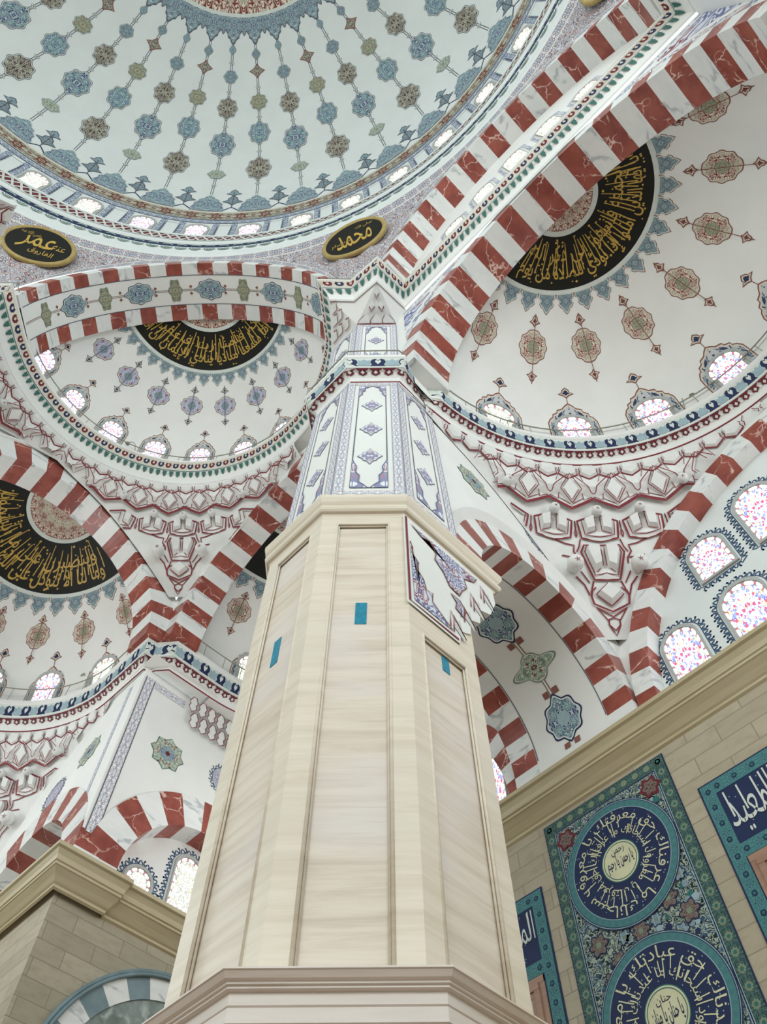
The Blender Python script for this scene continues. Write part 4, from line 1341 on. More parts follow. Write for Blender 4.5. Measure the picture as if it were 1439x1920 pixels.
        for q in range(5):
            a = 2 * pi * q / 5; a2 = a + .35; a3 = a - .35
            mb.face([e + ax * .006, e + (X * cos(a2) + Y * sin(a2)) * s_ * .16, e + (X * cos(a) + Y * sin(a)) * s_ * .5, e + (X * cos(a3) + Y * sin(a3)) * s_ * .16], 'redline')
        mb.build('pendant_bud', th)
    return th


muqarnas('muqarnas_pendentive', 'red-outlined carved pendentive tapering to a point beside the tiled wall windows', (0, 18.75), 135, 6.4, 6.48, 16.6, 4.9)
muqarnas('muqarnas_pendentive', 'red-outlined carved pendentive tapering down between the two low half dome arches', (CL.x, CL.y), 135, 5.88, 6.36, 24.68, 3.47)
muqarnas('muqarnas_pendentive', 'sliver of carved pendentive at the far foot of the high half dome', (CL.x, CL.y), 225, 5.88, 6.36, 24.68, 3.47)
muqarnas('muqarnas_pendentive', 'shaded carved pendentive under the low half dome behind the pier', (-21, 13.75), 135, 4.9, 5.0, 17.2, 4.37)

# ================================================================== side walls of the bays
S_X = 6.5
mb = MB(); arch_wall(mb, F_S, S_X, 18.0 - 22.45, 2.75, 13.2, 21.87, 0, 15.0, 3.2, 'plaster'); mb.build('wall_side', None, kind='structure')
th = thing('striped_arch', 'deep side arch with red and white edges and a medallion chain on its underside', 'arch', F_S(S_X, 0, 17.5), 'striped arches')
arch_stones(F_S, 0, 15.0, 2.45, 3.2, S_X - .03, 7.15, 17, 0, th, 14.4)
arch_stones(F_S, 0, 15.0, 2.45, 3.2, 9.2, 9.9, 17, 0, th, 14.4)
mb = MB(); soffit(F_S, 0, 15.0, 2.455, 7.15, 9.2, mb, 'plaster'); [mb.face([F_S(7.15, g * 2.455, 14.4), F_S(9.2, g * 2.455, 14.4), F_S(9.2, g * 2.455, 15), F_S(7.15, g * 2.455, 15)], 'plaster') for g in (-1, 1)]; mb.build('painted_soffit', th)
mb = MB(); mb.grid(lambda a, q: F_S(S_X - .03 - .07 * q, (3.2 + .16 * q) * cos(a), 15 + (3.2 + .16 * q) * sin(a)), lin(0, pi, 49), [0, .5, 1, 1.6], 'plaster'); mb.build('edge_moulding', th)
mb = MB(); P0 = soffit_painter(F_S, 0, 15.0, 2.455, 8.17)
for s_ in (-1.0, 1.0):
    mb.ribbon([(x, s_) for x in lin(-3.8, 3.8, 40)], .025, 'line', P0, .006)
mb.ribbon([(x, 0) for x in lin(-3.4, 3.4, 40)], .1, 'brownline', P0, .005); mb.ribbon([(x, 0) for x in lin(-3.4, 3.4, 40)], .05, 'pale', P0, .009)
for k in range(-2, 3):
    x0 = k * 1.45 + .3
    f2 = lambda x, y, l, x0=x0: P0(x0 + x, y, l)
    if k % 2:
        Q_ = medal(.32, .55, 4, .22, .05); mb.fan(Q_, 'olive', f2, .01, 3); mb.fan(sc(Q_, .92), 'pale', f2, .014, 3); mb.fan(sc(Q_, .85), 'a_green', f2, .018, 3)
    else:
        Q_ = [(y_, x_) for x_, y_ in medal(.5, .62, 8, .07, .16)]; mb.fan(Q_, 'navy', f2, .01, 3); mb.fan(sc(Q_, .92), 'pale', f2, .014, 3); mb.fan(sc(Q_, .85), 'a_blue', f2, .018, 3); mb.fan(sc(Q_, .35), 'sky', f2, .022, 2)
    for d in (.14, -.14):
        f3 = lambda x, y, l, x0=x0, d=d: P0(x0 + .72 + x, y + d, l)
        mb.fan([(.08, .08), (-.08, .08), (-.08, -.08), (.08, -.08)], 'brownline', f3, .012, 1)
mb.build('painted_pattern', th)


def star_motif(fn, x, y, r, label, loc, mat='a_green'):
    th = thing('painted_star', label, 'painted star', loc)
    P = [(x + r * (1 if i % 2 == 0 else .8) * cos(2 * pi * i / 16), y + r * (1 if i % 2 == 0 else .8) * sin(2 * pi * i / 16)) for i in range(16)]
    mb = MB(); mb.fan(P, 'green', fn, .006, 2); mb.fan([((a - x) * .96 + x, (b - y) * .96 + y) for a, b in P], mat, fn, .012, 3, (2, 2))
    Q_ = [(x + r * (.5 if i % 2 == 0 else .36) * cos(2 * pi * i / 16), y + r * (.5 if i % 2 == 0 else .36) * sin(2 * pi * i / 16)) for i in range(16)]
    mb.fan(Q_, 'a_blue', fn, .018, 2, (2, 2)); mb.fan([((a - x) * .3 + x, (b - y) * .3 + y) for a, b in Q_], 'maroon', fn, .022, 1)
    mb.build('painted_pattern', th)


def lace_disc(fn, x, y, r, label, loc):
    th = thing('painted_disc', label, 'painted disc', loc)
    f2 = lambda a, b, l: fn(a + x, b + y, l)
    O = [(r * .72 * cos(2 * pi * i / 40), r * .72 * sin(2 * pi * i / 40)) for i in range(40)]
    mb = MB(); mb.fan([(a * .96, b * .96) for a, b in O], 'a_lilac', f2, .008, 3, (2, 2)); lace(mb, O, f2, .2, tooth=r * .28, cy=0); mb.build('painted_pattern', th)


fnS = F_S.wall(S_X, 0, 0)
star_motif(fnS, 20.45 - 22.45, 19.65, .62, 'pale green eight-pointed star seen edge-on beside the pillar above the deep side arch', F_S(S_X, -2, 19.6))
lace_disc(fnS, 0.55, 19.6, .62, 'blue lace disc seen edge-on above the deep side arch by the carved pendentive', F_S(S_X, .5, 19.6))
# tiled wall, upper part with windows
mb = MB(); mb.face([(-6.6, 25.5, 14), (6.6, 25.5, 14), (6.6, 25.5, 22), (-6.6, 25.5, 22)], 'plaster_cool'); mb.build('wall_front_upper', kind='structure')
th = thing('striped_arch', 'tall red and white arch framing the bright stained-glass windows of the tiled wall', 'arch', F_R(25.1, 0, 20.4), 'striped arches')
arch_stones(F_R, 0, 14.5, 5.95, 6.45, 25.03, 25.5, 31, 0, th)
mb = MB(); arch_wall(mb, F_R, 25.2, -6.5, 6.5, 14.0, 21.87, 0, 14.5, 6.4, 'plaster'); mb.build('wall_front_arch', kind='structure')
wt = [(-5.07, 14.62, .44, 1.62), (-3.37, 14.62, .52, 1.62), (-1.67, 14.62, .52, 1.62), (.03, 14.62, .52, 1.62), (-3.43, 17.5, .46, .9), (-1.8, 17.5, .5, 1.42), (-.1, 17.5, .5, 1.8)]
for x, z, gw, hs in wt:
    fn = F_R.wall(25.5, x, z)
    w, O = window(fn, gw, hs, reveal=.1, out=.06)
    mb = MB(); lace(mb, [(a * (1 + .1 / gw), b + (.1 if b > .1 else -.1)) for a, b in O], fn, .19, tooth=.2); mb.build('painted_lace_edging', w)

# corner bay behind the pillar
mb = MB(); mb.face([(-19.1, 25.5, 14), (-6.6, 25.5, 14), (-6.6, 25.5, 22), (-19.1, 25.5, 22)], 'plaster'); mb.build('wall_front_corner', kind='structure')
th = thing('striped_arch', 'red and white wall arch over the single window glimpsed beside the pillar', 'arch', F_R(25.1, -14, 19), 'striped arches')
arch_stones(F_R, -14.3, 14.6, 4.1, 4.7, 25.0, 25.5, 25, 0, th)
for x in (-10.96, -12.7, -14.4):
    fn = F_R.wall(25.5, x, 14.62)
    w, O = window(fn, .36, 1.75, reveal=.09, out=.06)
    mb = MB(); lace(mb, [(a * 1.26, b + (.09 if b > .1 else -.09)) for a, b in O], fn, .19, tooth=.2); mb.build('painted_lace_edging', w)
mb = MB(); arch_wall(mb, F_S, 19.1, 18.75 - 22.45, 3.2, 14.2, 21.87, 0, 15.0, 3.4, 'plaster'); mb.build('wall_pier_side', kind='structure')
mb = MB(); mb.face([F_S(19.8, -3.6, 14.2), F_S(19.8, 3.6, 14.2), F_S(19.8, 3.6, 19), F_S(19.8, -3.6, 19)], 'plaster'); mb.build('wall_pier_recess', kind='structure')
th = thing('striped_arch', 'red and white arch with pale windows on the pier wall beside the pillar', 'arch', F_S(19.1, 0, 18), 'striped arches')
arch_stones(F_S, -.05, 15.0, 2.38, 3.4, 19.07, 19.8, 13, 0, th, 14.4)
for t in (-.05,):
    fn = F_S.wall(19.8, t, 15.0)
    w, O = window(fn, .42, 1.55, dim=True, reveal=.1, out=.06)
    mb = MB(); lace(mb, [(a * 1.25, b + (.1 if b > .1 else -.1)) for a, b in O], fn, .19, tooth=.2); mb.build('painted_lace_edging', w)
for t in (-1.45, 1.45):
    fn = F_S.wall(19.8, t, 15.5)
    w, O = window(fn, .40, 0, dim=True, reveal=.08, out=.06, roundw=True)
    mb = MB(); lace(mb, [(a * 1.25, b * 1.25) for a, b in O], fn, .19, tooth=.2, cy=0); mb.build('painted_lace_edging', w)
fnP = F_S.wall(19.1, 0, 0)
star_motif(fnP, 20.36 - 22.45, 19.2, .62, 'pale green eight-pointed star on the white pier wall', F_S(19.1, -2, 19.2))
lace_disc(fnP, 0.05, 19.5, .62, 'grey disc in blue lace half hidden by the pillar on the pier wall', F_S(19.1, 0, 19.5))
bor = thing('painted_border', 'lilac patterned strip running up the corner of the white pier and across its top', 'painted border', F_S(19.1, -3.5, 18))
mb = MB(); x0 = 18.85 - 22.45
for a, b, c_, d_ in ((x0, 14.7, x0 + .32, 21.55),):
    n = 24
    for i in range(n):
        za, zb = b + (d_ - b) * i / n, b + (d_ - b) * (i + 1) / n
        mb.face([fnP(a, za, .008), fnP(c_, za, .008), fnP(c_, zb, .008), fnP(a, zb, .008)], 'b_lilac', [(za / .45, 0), (za / .45, 1), (zb / .45, 1), (zb / .45, 0)])
n = 8
for i in range(n):
    xa, xb = x0 + .32 + 1.25 * i / n, x0 + .32 + 1.25 * (i + 1) / n
    mb.face([fnP(xa, 21.25, .008), fnP(xb, 21.25, .008), fnP(xb, 21.55, .008), fnP(xa, 21.55, .008)], 'b_lilac', [(xa / .45, 0), (xb / .45, 0), (xb / .45, 1), (xa / .45, 1)])
for s_ in (0, .32):
    mb.ribbon([(x0 + s_, z) for z in lin(14.7, 21.55, 12)], .03, 'line', fnP, .012)
mb.build('painted_band_pattern', bor)
# carved strip below the curved cornice on the pier wall
st = thing('carved_niche_strip', 'two rows of small red-outlined niches under the curved cornice on the pier wall', 'carved strip', F_S(19.1, -1, 21))
mb = MB(); N_ = 8; xs = lin(x0 + 1.6, x0 + 4.6, N_ + 1)
for i in range(N_):
    for r_, (zb, zt) in enumerate(((21.15, 21.8), (20.55, 21.2))):
        a, b = xs[i] + (.19 if r_ else 0), xs[i + 1] + (.19 if r_ else 0); m_ = (a + b) / 2; o_ = .25 + .12 * (1 - r_)
        f3 = lambda x, y, l, o_=o_, i=i: fnP(x, y, o_ * .3 + l)
        P = [(m_, zb), (b - .03, zb + .16), (b - .08, zb + .3), (b - .03, zb + .42), (m_ + .06, zt - .0), (m_ - .06, zt - .0), (a + .03, zb + .42), (a + .08, zb + .3), (a + .03, zb + .16)]
        mb.fan(P, 'muqarnas', f3, .05, 1); mb.ribbon(P, .03, 'redline', f3, .055, True)
mb.build('niche_pattern', st)

# pier wall facing away to the far arm
mb = MB(); arch_wall(mb, F_B, 18.75, -3.2, 4.1, 14.2, 21.87, .75, 15.0, 3.4, 'plaster'); mb.build('wall_pier_front', kind='structure')
mb = MB(); mb.face([F_B(19.45, -3, 14.2), F_B(19.45, 4.1, 14.2), F_B(19.45, 4.1, 19), F_B(19.45, -3, 19)], 'plaster'); mb.build('wall_pier_front_recess', kind='structure')
th = thing('striped_arch', 'foreshortened red and white arch low on the shaded side of the pier', 'arch', F_B(18.75, .75, 18), 'striped arches')
arch_stones(F_B, .75, 15.0, 2.4, 3.4, 18.72, 19.45, 13, 0, th, 14.4)
for t in (.75,):
    fn = F_B.wall(19.45, t, 14.75)
    w, O = window(fn, .42, 1.5, dim=True, reveal=.1, out=.06)
    mb = MB(); lace(mb, [(a * 1.25, b + (.1 if b > .1 else -.1)) for a, b in O], fn, .19, tooth=.2); mb.build('painted_lace_edging', w)
fnB = F_B.wall(18.75, 0, 0)
star_motif(fnB, 2.1, 19.6, .6, 'green star seen edge-on on the shaded side of the pier', F_B(18.75, 2.1, 19.6))
lace_disc(fnB, .6, 18.9, .6, 'grey lace disc seen edge-on above the foreshortened arch of the pier', F_B(18.75, .6, 18.9))
bor = thing('painted_border', 'faint grey-green strip along the shaded edge of the pier', 'painted border', F_B(18.75, 3.6, 18))
mb = MB(); n = 24
for i in range(n):
    za, zb = 14.7 + 6.8 * i / n, 14.7 + 6.8 * (i + 1) / n
    mb.face([fnB(3.3, za, .008), fnB(3.5, za, .008), fnB(3.5, zb, .008), fnB(3.3, zb, .008)], 'b_grey', [(za / .4, 0), (za / .4, 1), (zb / .4, 1), (zb / .4, 0)])
mb.build('painted_band_pattern', bor)

# flat ledges between the round cornices and the square bays


def ledge(c, r, x0, x1, y0, y1, z, name, a0=0, a1=360):
    mb = MB(); n = 96
    def edge(a):
        dx, dy = cos(a), sin(a); k = 1e9
        if dx > 1e-6: k = min(k, (x1 - c[0]) / dx)
        if dx < -1e-6: k = min(k, (x0 - c[0]) / dx)
        if dy > 1e-6: k = min(k, (y1 - c[1]) / dy)
        if dy < -1e-6: k = min(k, (y0 - c[1]) / dy)
        return (c[0] + dx * k, c[1] + dy * k, z)
    A = lin(radians(a0), radians(a1), n)
    for a, b in zip(A, A[1:]):
        mb.face([(c[0] + r * cos(a), c[1] + r * sin(a), z), edge(a), edge(b), (c[0] + r * cos(b), c[1] + r * sin(b), z)], 'plaster')
    mb.build(name, kind='structure')


ledge((-13.75, 21), 4.86, -19.4, -8.3, 18.3, 25.6, 21.87, 'ceiling_corner_bay', 0, 180)
ledge((-21, 13.75), 4.86, -26.3, -18.3, 8.0, 18.9, 21.90, 'ceiling_far_arm', 90, 270)
ledge((CL.x, CL.y), 5.85, -18.75, 40, -40, 18.75, 28.42, 'ceiling_high_bay', 60, 210)
ledge((0, 18.75), 6.36, -6.7, 6.7, 17.7, 25.6, 21.87, 'ceiling_front_bay', 0, 180)
mb = MB(); mb.face([(-21.2, 18.6, 21.94), (-18.5, 18.6, 21.94), (-18.5, 21.2, 21.94), (-21.2, 21.2, 21.94)], 'plaster'); mb.build('ceiling_pier', kind='structure')

# ================================================================== stone cornice
h3 = Sweep([(9.5, 25.2), (-19.1, 25.2), (-19.1, 20.05), (-18.98, 20.0), (-18.98, 18.63), (-26.5, 18.63)])
if not side_ok(h3, 0, (0, 10)):
    h3 = Sweep(h3.P[::-1])
th = thing('stone_cornice', 'heavy beige stone cornice along the tiled wall and round the pier', 'cornice', (-6, 25, 14))
mb = MB(); h3.mould(mb, [(0, 13.66), (.05, 13.7), (.05, 13.76), (.09, 13.8), (.17, 13.92), (.27, 14.04), (.30, 14.06), (.30, 14.12), (.33, 14.14), (.35, 14.26), (.41, 14.38), (.47, 14.42), (.47, 14.52), (.0, 14.56)], 'cornice'); mb.build('moulding', th)

# ================================================================== marble arch low on the pier
th = thing('marble_niche_arch', 'blue-grey marble arch over a dark carved niche low on the stone pier', 'niche arch', F_S(19.0, .2, 12))
n_ = 15
for i in range(n_):
    a0, a1 = pi - pi * i / n_, pi - pi * (i + 1) / n_
    mb = MB(); i0 = 0
    for (ra, rb, d0, d1) in ((2.62, 3.1, 19.02, 19.2),):
        for a in lin(a0, a1, 4):
            for r, s in ((ra, d0), (rb, d0), (rb, d1), (ra, d1)):
                mb.v.append(tuple(F_S(s, .2 + r * cos(a), 9.95 + r * sin(a))))
    for k in range(3):
        for j in range(4):
            p_, q_ = k * 4, k * 4 + 4; mb.idx((p_ + j, p_ + (j + 1) % 4, q_ + (j + 1) % 4, q_ + j), 'bluegrey' if i % 2 else 'white')
    mb.build('voussoir', th)
mb = MB()
for r0, r1, d in ((3.1, 3.18, 18.95), (3.18, 3.27, 18.99)):
    mb.grid(lambda a, q: F_S(d + .12 * (q == 0) , (.2 + [r0, r0, r1, r1][q] * cos(a)), 9.95 + [r0, r0, r1, r1][q] * sin(a)) if q in (1, 2) else F_S(19.1, .2 + [r0, r0, r1, r1][q] * cos(a), 9.95 + [r0, r0, r1, r1][q] * sin(a)), lin(0, pi, 33), [0, 1, 2, 3], 'bluegrey')
mb.build('outer_moulding', th)
mb = MB(); fn = F_S.wall(19.06, .2, 9.95)
O = [(2.62 * cos(a), 2.62 * sin(a)) for a in lin(0, pi, 30)]
mb.fan(O + [(-2.62, -2), (2.62, -2)], 'carvegrey', fn, .006, 3, None, (0, .6)); mb.build('recessed_slab', th)
mb = MB()
for x, y, r in ((-1.1, .9, .32), (0, .9, .38), (1.0, 1.0, .32), (-.5, .3, .3), (.6, .3, .3)):
    P = medal(r * 1.3, r, 6, .2, .1); mb.fan([(x + a, y + b) for a, b in P], 'a_brown', fn, .02, 2)
mb.build('carved_scrolls_pattern', th)


# ================================================================== the octagonal pillar
M['lilacline'] = plain('lilac_grey_outline', '#74789a', .7, .04)
pil = thing('octagonal_pillar', 'massive octagonal pillar of cream travertine below and white painted plaster above', 'pillar', (*c_pt(OC[0], 7.25), 0))


def octagon(mb, prof, m, t0=None, smooth=False):
    mb.grid(lambda k, j: (*octv(prof[j][0], k, t0), prof[j][1]), list(range(8)), list(range(len(prof))), m, None, smooth, True)


TB = 7.24
mb = MB()
octagon(mb, [(2.06, 0), (2.06, 5.08), (2.1, 5.1), (2.1, 5.215), (2.085, 5.225), (2.1, 5.235), (2.1, 5.25), (2.1, 5.335), (2.14, 5.345), (2.14, 5.365), (2.16, 5.37), (2.16, 5.388), (2.19, 5.40), (2.22, 5.44), (2.22, 5.447), (2.235, 5.45), (2.235, 5.465), (1.7, 5.48)], 'trav', TB)
mb.build('pedestal', pil)
mb = MB(); octagon(mb, [(1.70, 5.4), (1.70, 14.1)], 'trav', TB); mb.build('shaft', pil)
A0, HW = 1.76, .45


def face_frame(a, k, t0):
    """mid point, direction along the face (left to right from outside) and outward normal of face k..k+1"""
    p, q = Vector(octv(a, k + 1, t0)), Vector(octv(a, k, t0)); m = (p + q) / 2; e = (q - p).normalized(); n = Vector((e.y, -e.x)); L = (q - p).length
    if n.dot(m - Vector(c_pt(OC[0], t0))) < 0:
        n = -n
    return m, e, n, L


for k in range(-1, 3):                      # right, front, left and far left faces
    m, e, n, L = face_frame(A0, k, TB)
    z1 = 13.66 if k != -1 else 10.74
    def P3(x, z, d=0.0):
        return Vector((m.x + e.x * x + n.x * d, m.y + e.y * x + n.y * d, z))
    mb = MB(); h = L / 2
    for x0_, x1_ in ((-h, -HW), (HW, h)):
        mb.box(P3(x0_, 5.44, -.05), (e * (x1_ - x0_)).to_3d(), (n * .05).to_3d(), (0, 0, 14.0 - 5.44), 'trav_edge')
    mb.box(P3(-HW, z1, -.05), (e * 2 * HW).to_3d(), (n * .05).to_3d(), (0, 0, 14.0 - z1), 'trav_edge')
    # bead round the sunk panel
    for (xa, za, xb, zb) in ((-HW, 5.44, -HW, z1), (HW, 5.44, HW, z1)):
        mb.tube([P3(xa, za, -.005), P3(xb, zb, -.005)], .022, 'trav_edge', 8)
        mb.tube([P3(xa * .93, za, -.03), P3(xb * .93, zb - .04, -.03)], .016, 'trav_edge', 6)
    mb.tube([P3(-HW, z1, -.005), P3(HW, z1, -.005)], .022, 'trav_edge', 8); mb.tube([P3(-HW * .93, z1 - .04, -.03), P3(HW * .93, z1 - .04, -.03)], .016, 'trav_edge', 6)
    mb.build('panel_frame', pil)
# travertine capital; its tiled-wall side runs on to carry the arch
vt = [octv(1.70, k, TB) for k in range(8)]
XR = octv(1.70, 0, TB)[0]
cap = Sweep([(XR - 1.4, 19.95), (XR, 19.95), vt[0], vt[1], vt[2], vt[3], vt[4]])
if not side_ok(cap, 2, (-1.8, 12)):
    cap = Sweep(cap.P[::-1])
mb = MB(); cap.mould(mb, [(.02, 13.92), (.06, 13.95), (.08, 14.0), (.13, 14.02), (.16, 14.06), (.17, 14.12), (.16, 14.18), (.12, 14.22), (.13, 14.26), (.17, 14.32), (.2, 14.4), (.21, 14.43), (.21, 14.52), (0, 14.56)], 'trav_edge'); mb.build('capital_moulding', pil)
# painted part
TP = 7.31
mb = MB(); octagon(mb, [(1.72, 14.4), (1.57, 21.9)], 'plaster', TP); mb.build('painted_shaft', pil)
mb = MB(); octagon(mb, [(1.57, 21.8), (1.56, 27.9)], 'plaster', 7.36); mb.build('upper_shaft', pil)


def deco_face(mb, k, za, zb, aa, ab, t0, meds, top=True):
    ma, ea, na, La = face_frame(aa, k, t0); mB, eB, nB, LB = face_frame(ab, k, t0)

    def fn(x, y, l):
        f = (y - za) / (zb - za); m_ = ma.lerp(mB, f); w = (La + (LB - La) * f) / 2
        return Vector((m_.x + ea.x * x * w + na.x * l, m_.y + ea.y * x * w + na.y * l, y))
    n = 28
    for xa, xb in ((-1, -.70), (.70, 1)):
        for i in range(n):
            y0, y1 = za + (zb - za) * i / n, za + (zb - za) * (i + 1) / n
            mb.face([fn(xa, y0, .006), fn(xb, y0, .006), fn(xb, y1, .006), fn(xa, y1, .006)], 'b_lilac', [(y0 / .42, 0), (y0 / .42, 1), (y1 / .42, 1), (y1 / .42, 0)])
    for y0, y1 in ((za, za + .3), (zb - .2, zb)):
        for i in range(8):
            xa, xb = -1 + i / 4, -1 + (i + 1) / 4
            mb.face([fn(xa, y0, .01), fn(xb, y0, .01), fn(xb, y1, .01), fn(xa, y1, .01)], 'b_lilac', [(xa * 2, 0), (xb * 2, 0), (xb * 2, 1), (xa * 2, 1)])
    for x in (-.52, .52):
        mb.ribbon([(x, y) for y in lin(za + .45, zb - .3, 12)], .035, 'line', fn, .01)
    for x in (-.70, .70, -.98, .98):
        mb.ribbon([(x, y) for y in lin(za, zb, 12)], .02, 'b_lilac', fn, .014)
    mb.ribbon([(-.52, za + .45), (.52, za + .45)], .03, 'line', fn, .01); mb.ribbon([(-.52, zb - .3), (.52, zb - .3)], .03, 'line', fn, .01)
    for sx in (-1, 1):
        for yb, sy, hh in ((za + .45, 1, 1.35), (zb - .3, -1, .85)):
            P = [(sx * .52, yb), (sx * .05, yb), (sx * .16, yb + sy * hh * .1), (sx * .3, yb + sy * hh * .2), (sx * .28, yb + sy * hh * .42), (sx * .4, yb + sy * hh * .55), (sx * .38, yb + sy * hh * .75), (sx * .46, yb + sy * hh * .88), (sx * .52, yb + sy * hh)]
            mb.fan(P, 'a_line', fn, .012, 2, (1.2, 1.2), (sx * .46, yb + sy * hh * .12)); mb.ribbon(P[1:], .035, 'lilacline', fn, .018)
    for y in meds:
        w, h = .40, .44
        P = [(w * a, y + h * b) for a, b in ((1, 0), (.62, .3), (.5, .52), (.25, .6), (0, 1), (-.25, .6), (-.5, .52), (-.62, .3), (-1, 0), (-.62, -.3), (-.5, -.52), (-.25, -.6), (0, -1), (.25, -.6), (.5, -.52), (.62, -.3))]
        mb.fan(P, 'lilacline', fn, .01, 2, None, (0, y)); mb.fan([(x * .9, (b - y) * .92 + y) for x, b in P], 'plaster', fn, .014, 2, None, (0, y)); mb.fan([(x * .8, (b - y) * .82 + y) for x, b in P], 'a_line', fn, .018, 2, (1.2, 1.2), (0, y))


for k in (-1, 0, 1, 2):
    mb = MB(); deco_face(mb, k, 14.75, 21.78, 1.715, 1.572, TP, (16.75, 18.35, 19.95)); mb.build('painted_panel_pattern', pil)
for k in (-1, 0, 1):
    mb = MB(); deco_face(mb, k, 22.9, 27.8, 1.567, 1.56, 7.36, (24.3, 25.9)); mb.build('painted_panel_pattern', pil)
# head flaring out to the high cornice
mb = MB(); zt = 28.45
ov = [octv(1.56, k, 7.36) for k in range(8)]
FR_, FL_, LB_ = (*ov[0], 27.85), (*ov[1], 27.85), (*ov[2], 27.85)
PK = (-5.98, 16.42, zt); C6 = (-6.98, 16.32, zt); C5 = (*c_pt(16.45, 5.8), zt); CR_ = (-5.95, 17.72, zt); C4 = (*c_pt(18.4, 5.8), zt)
mb.face([FL_, FR_, PK], 'muqarnas'); mb.face([FL_, PK, C6], 'plaster'); mb.face([FL_, C6, C5], 'plaster'); mb.face([LB_, FL_, C5], 'plaster'); mb.face([LB_, C5, C4], 'plaster')
mb.face([FR_, CR_, PK], 'plaster'); mb.face([FR_, (*ov[7], 27.85), CR_], 'plaster'); mb.face([(*ov[3], 27.85), LB_, C4], 'plaster')
mb.build('flared_head', pil)
mb = MB(); a_, b_, c_ = Vector(FL_), Vector(FR_), Vector(PK); N_ = (b_ - a_).cross(c_ - a_).normalized()
if N_.dot(CAM - a_) < 0:
    N_ = -N_
tri = lambda u, v, l: a_ + (b_ - a_) * (u * (1 - v) + .5 * v) + (c_ - (a_ + b_) / 2) * v + N_ * l
for (u, v, w, h) in ((.5, .72, .2, .14), (.3, .42, .13, .13), (.7, .42, .13, .13)):
    O = [(u + w, v), (u, v + h), (u - w, v), (u, v - h)]
    I = [(u + w * .6, v), (u, v + h * .6), (u - w * .6, v), (u, v - h * .6)]
    for j in range(4):
        p, q, r, s = O[j], O[(j + 1) % 4], I[(j + 1) % 4], I[j]
        mb.face([tri(*p, .01), tri(*q, .01), tri(*r, .12), tri(*s, .12)], 'muqarnas')
    mb.face([tri(*p, .12) for p in I], 'muqarnas')
for i in range(3):
    u0 = i / 3 + .02; O = [(u0, .03), (u0 + .29, .03), (u0 + .29, .13), (u0 + .145, .24), (u0, .13)]
    mb.face([tri(*p, .05) for p in O], 'muqarnas')
mb.build('carved_facets', pil)
mb = MB()
for (u, v, w, h) in ((.5, .72, .2, .14), (.3, .42, .13, .13), (.7, .42, .13, .13)):
    mb.ribbon([(u - w, v), (u, v - h), (u + w, v)], .02, 'redline', tri, .03); mb.ribbon([(u - w * .75, v - .02), (u, v - h * .72), (u + w * .75, v - .02)], .012, 'brownline', tri, .1)
for i in range(4):
    mb.ribbon([(i / 3, 0), (i / 3, .1), (i / 3 + (.1 if i < 3 else -.1), .22)], .015, 'redline', tri, .06)
mb.ribbon([(0, .005), (1, .005)], .02, 'redline', tri, .06)
mb.build('red_outline_pattern', pil)
mb = MB(); a2, b2, c2 = Vector(LB_), Vector(FL_), Vector(C5); N2 = (b2 - a2).cross(c2 - a2).normalized()
if N2.dot(CAM - a2) < 0:
    N2 = -N2
tr2 = lambda u, v, l: a2 + (b2 - a2) * u + (c2 - a2) * v + N2 * l
for u, v in ((.1, .1), (.3, .12), (.55, .1), (.12, .4), (.3, .4), (.1, .66)):
    O = [(u, v), (u + .16, v + .02), (u + .14, v + .2), (u + .03, v + .22)]
    mb.face([tr2(*p, .04) for p in O], 'muqarnas'); mb.ribbon(O, .02, 'redline', tr2, .05, False)
mb.build('side_niche_pattern', pil)

# painted spandrel block on the tiled-wall side, with its carved corbel
mb = MB(); xs = XR + .085
fnX = lambda y, z, l=0.0: Vector((xs + l, y, z))
PL = [(17.55, 13.93), (17.55, 11.22), (18.70, 11.22), (18.78, 11.6), (19.02, 11.75), (19.08, 12.2), (19.34, 12.35), (19.4, 12.8), (19.7, 12.95), (19.93, 13.5), (19.93, 13.93)]
mb.face([fnX(*p) for p in PL], 'plaster')
mb.build('painted_spandrel', pil)
mb = MB()
for i in range(2, 10):
    a_, b_ = PL[i], PL[i + 1] if i < 10 else PL[i]
    y0, y1 = a_[0], b_[0]
    back = lambda y: XR - max(.35, (19.95 - y) * .0 + .9)
    mb.face([fnX(*a_), fnX(*b_), Vector((back(y1), b_[0], b_[1])), Vector((back(y0), a_[0], a_[1]))], 'muqarnas')
    t = .5
for i, (y, z) in enumerate(((18.74, 11.45), (19.05, 12.0), (19.37, 12.6), (19.72, 13.2))):
    p = fnX(y, z); q = Vector((XR - .55, y + .1, z - .05))
    mb.face([fnX(y - .16, z + .12, .012), fnX(y + .02, z + .42, .012), fnX(y + .08, z - .1, .012)], 'muq_shade')  # recess shade painted as a darker triangle on each corbel step
    mb.face([p, fnX(y + .05, z + .3), q + Vector((0, 0, .28)), q], 'muqarnas')
mb.build('carved_corbel', pil)
mb = MB()
mb.ribbon([(17.62, 13.9), (17.62, 11.3), (18.68, 11.3)], .05, 'redline', fnX, .01)
for y, z in ((18.74, 11.45), (19.05, 12.0), (19.37, 12.6), (19.72, 13.2)):
    for d in (0, .07):
        mb.ribbon([(y - .16 - d, z - .05 + d), (y - .12 - d, z + .42 + d), (y + .12, z - .02)], .03, 'redline', fnX, .016)
P = [(17.68, 13.1), (17.74, 12.95), (17.72, 12.75), (17.86, 12.6), (17.82, 12.35), (17.95, 12.2), (18.0, 11.95), (18.15, 12.0), (18.12, 11.75), (18.3, 11.6), (18.55, 11.4), (17.72, 11.4)]
mb.fan(P, 'a_lilac', fnX, .012, 2, (1.4, 1.4), (17.85, 11.75)); mb.ribbon(P[:11], .025, 'brownline', fnX, .018)
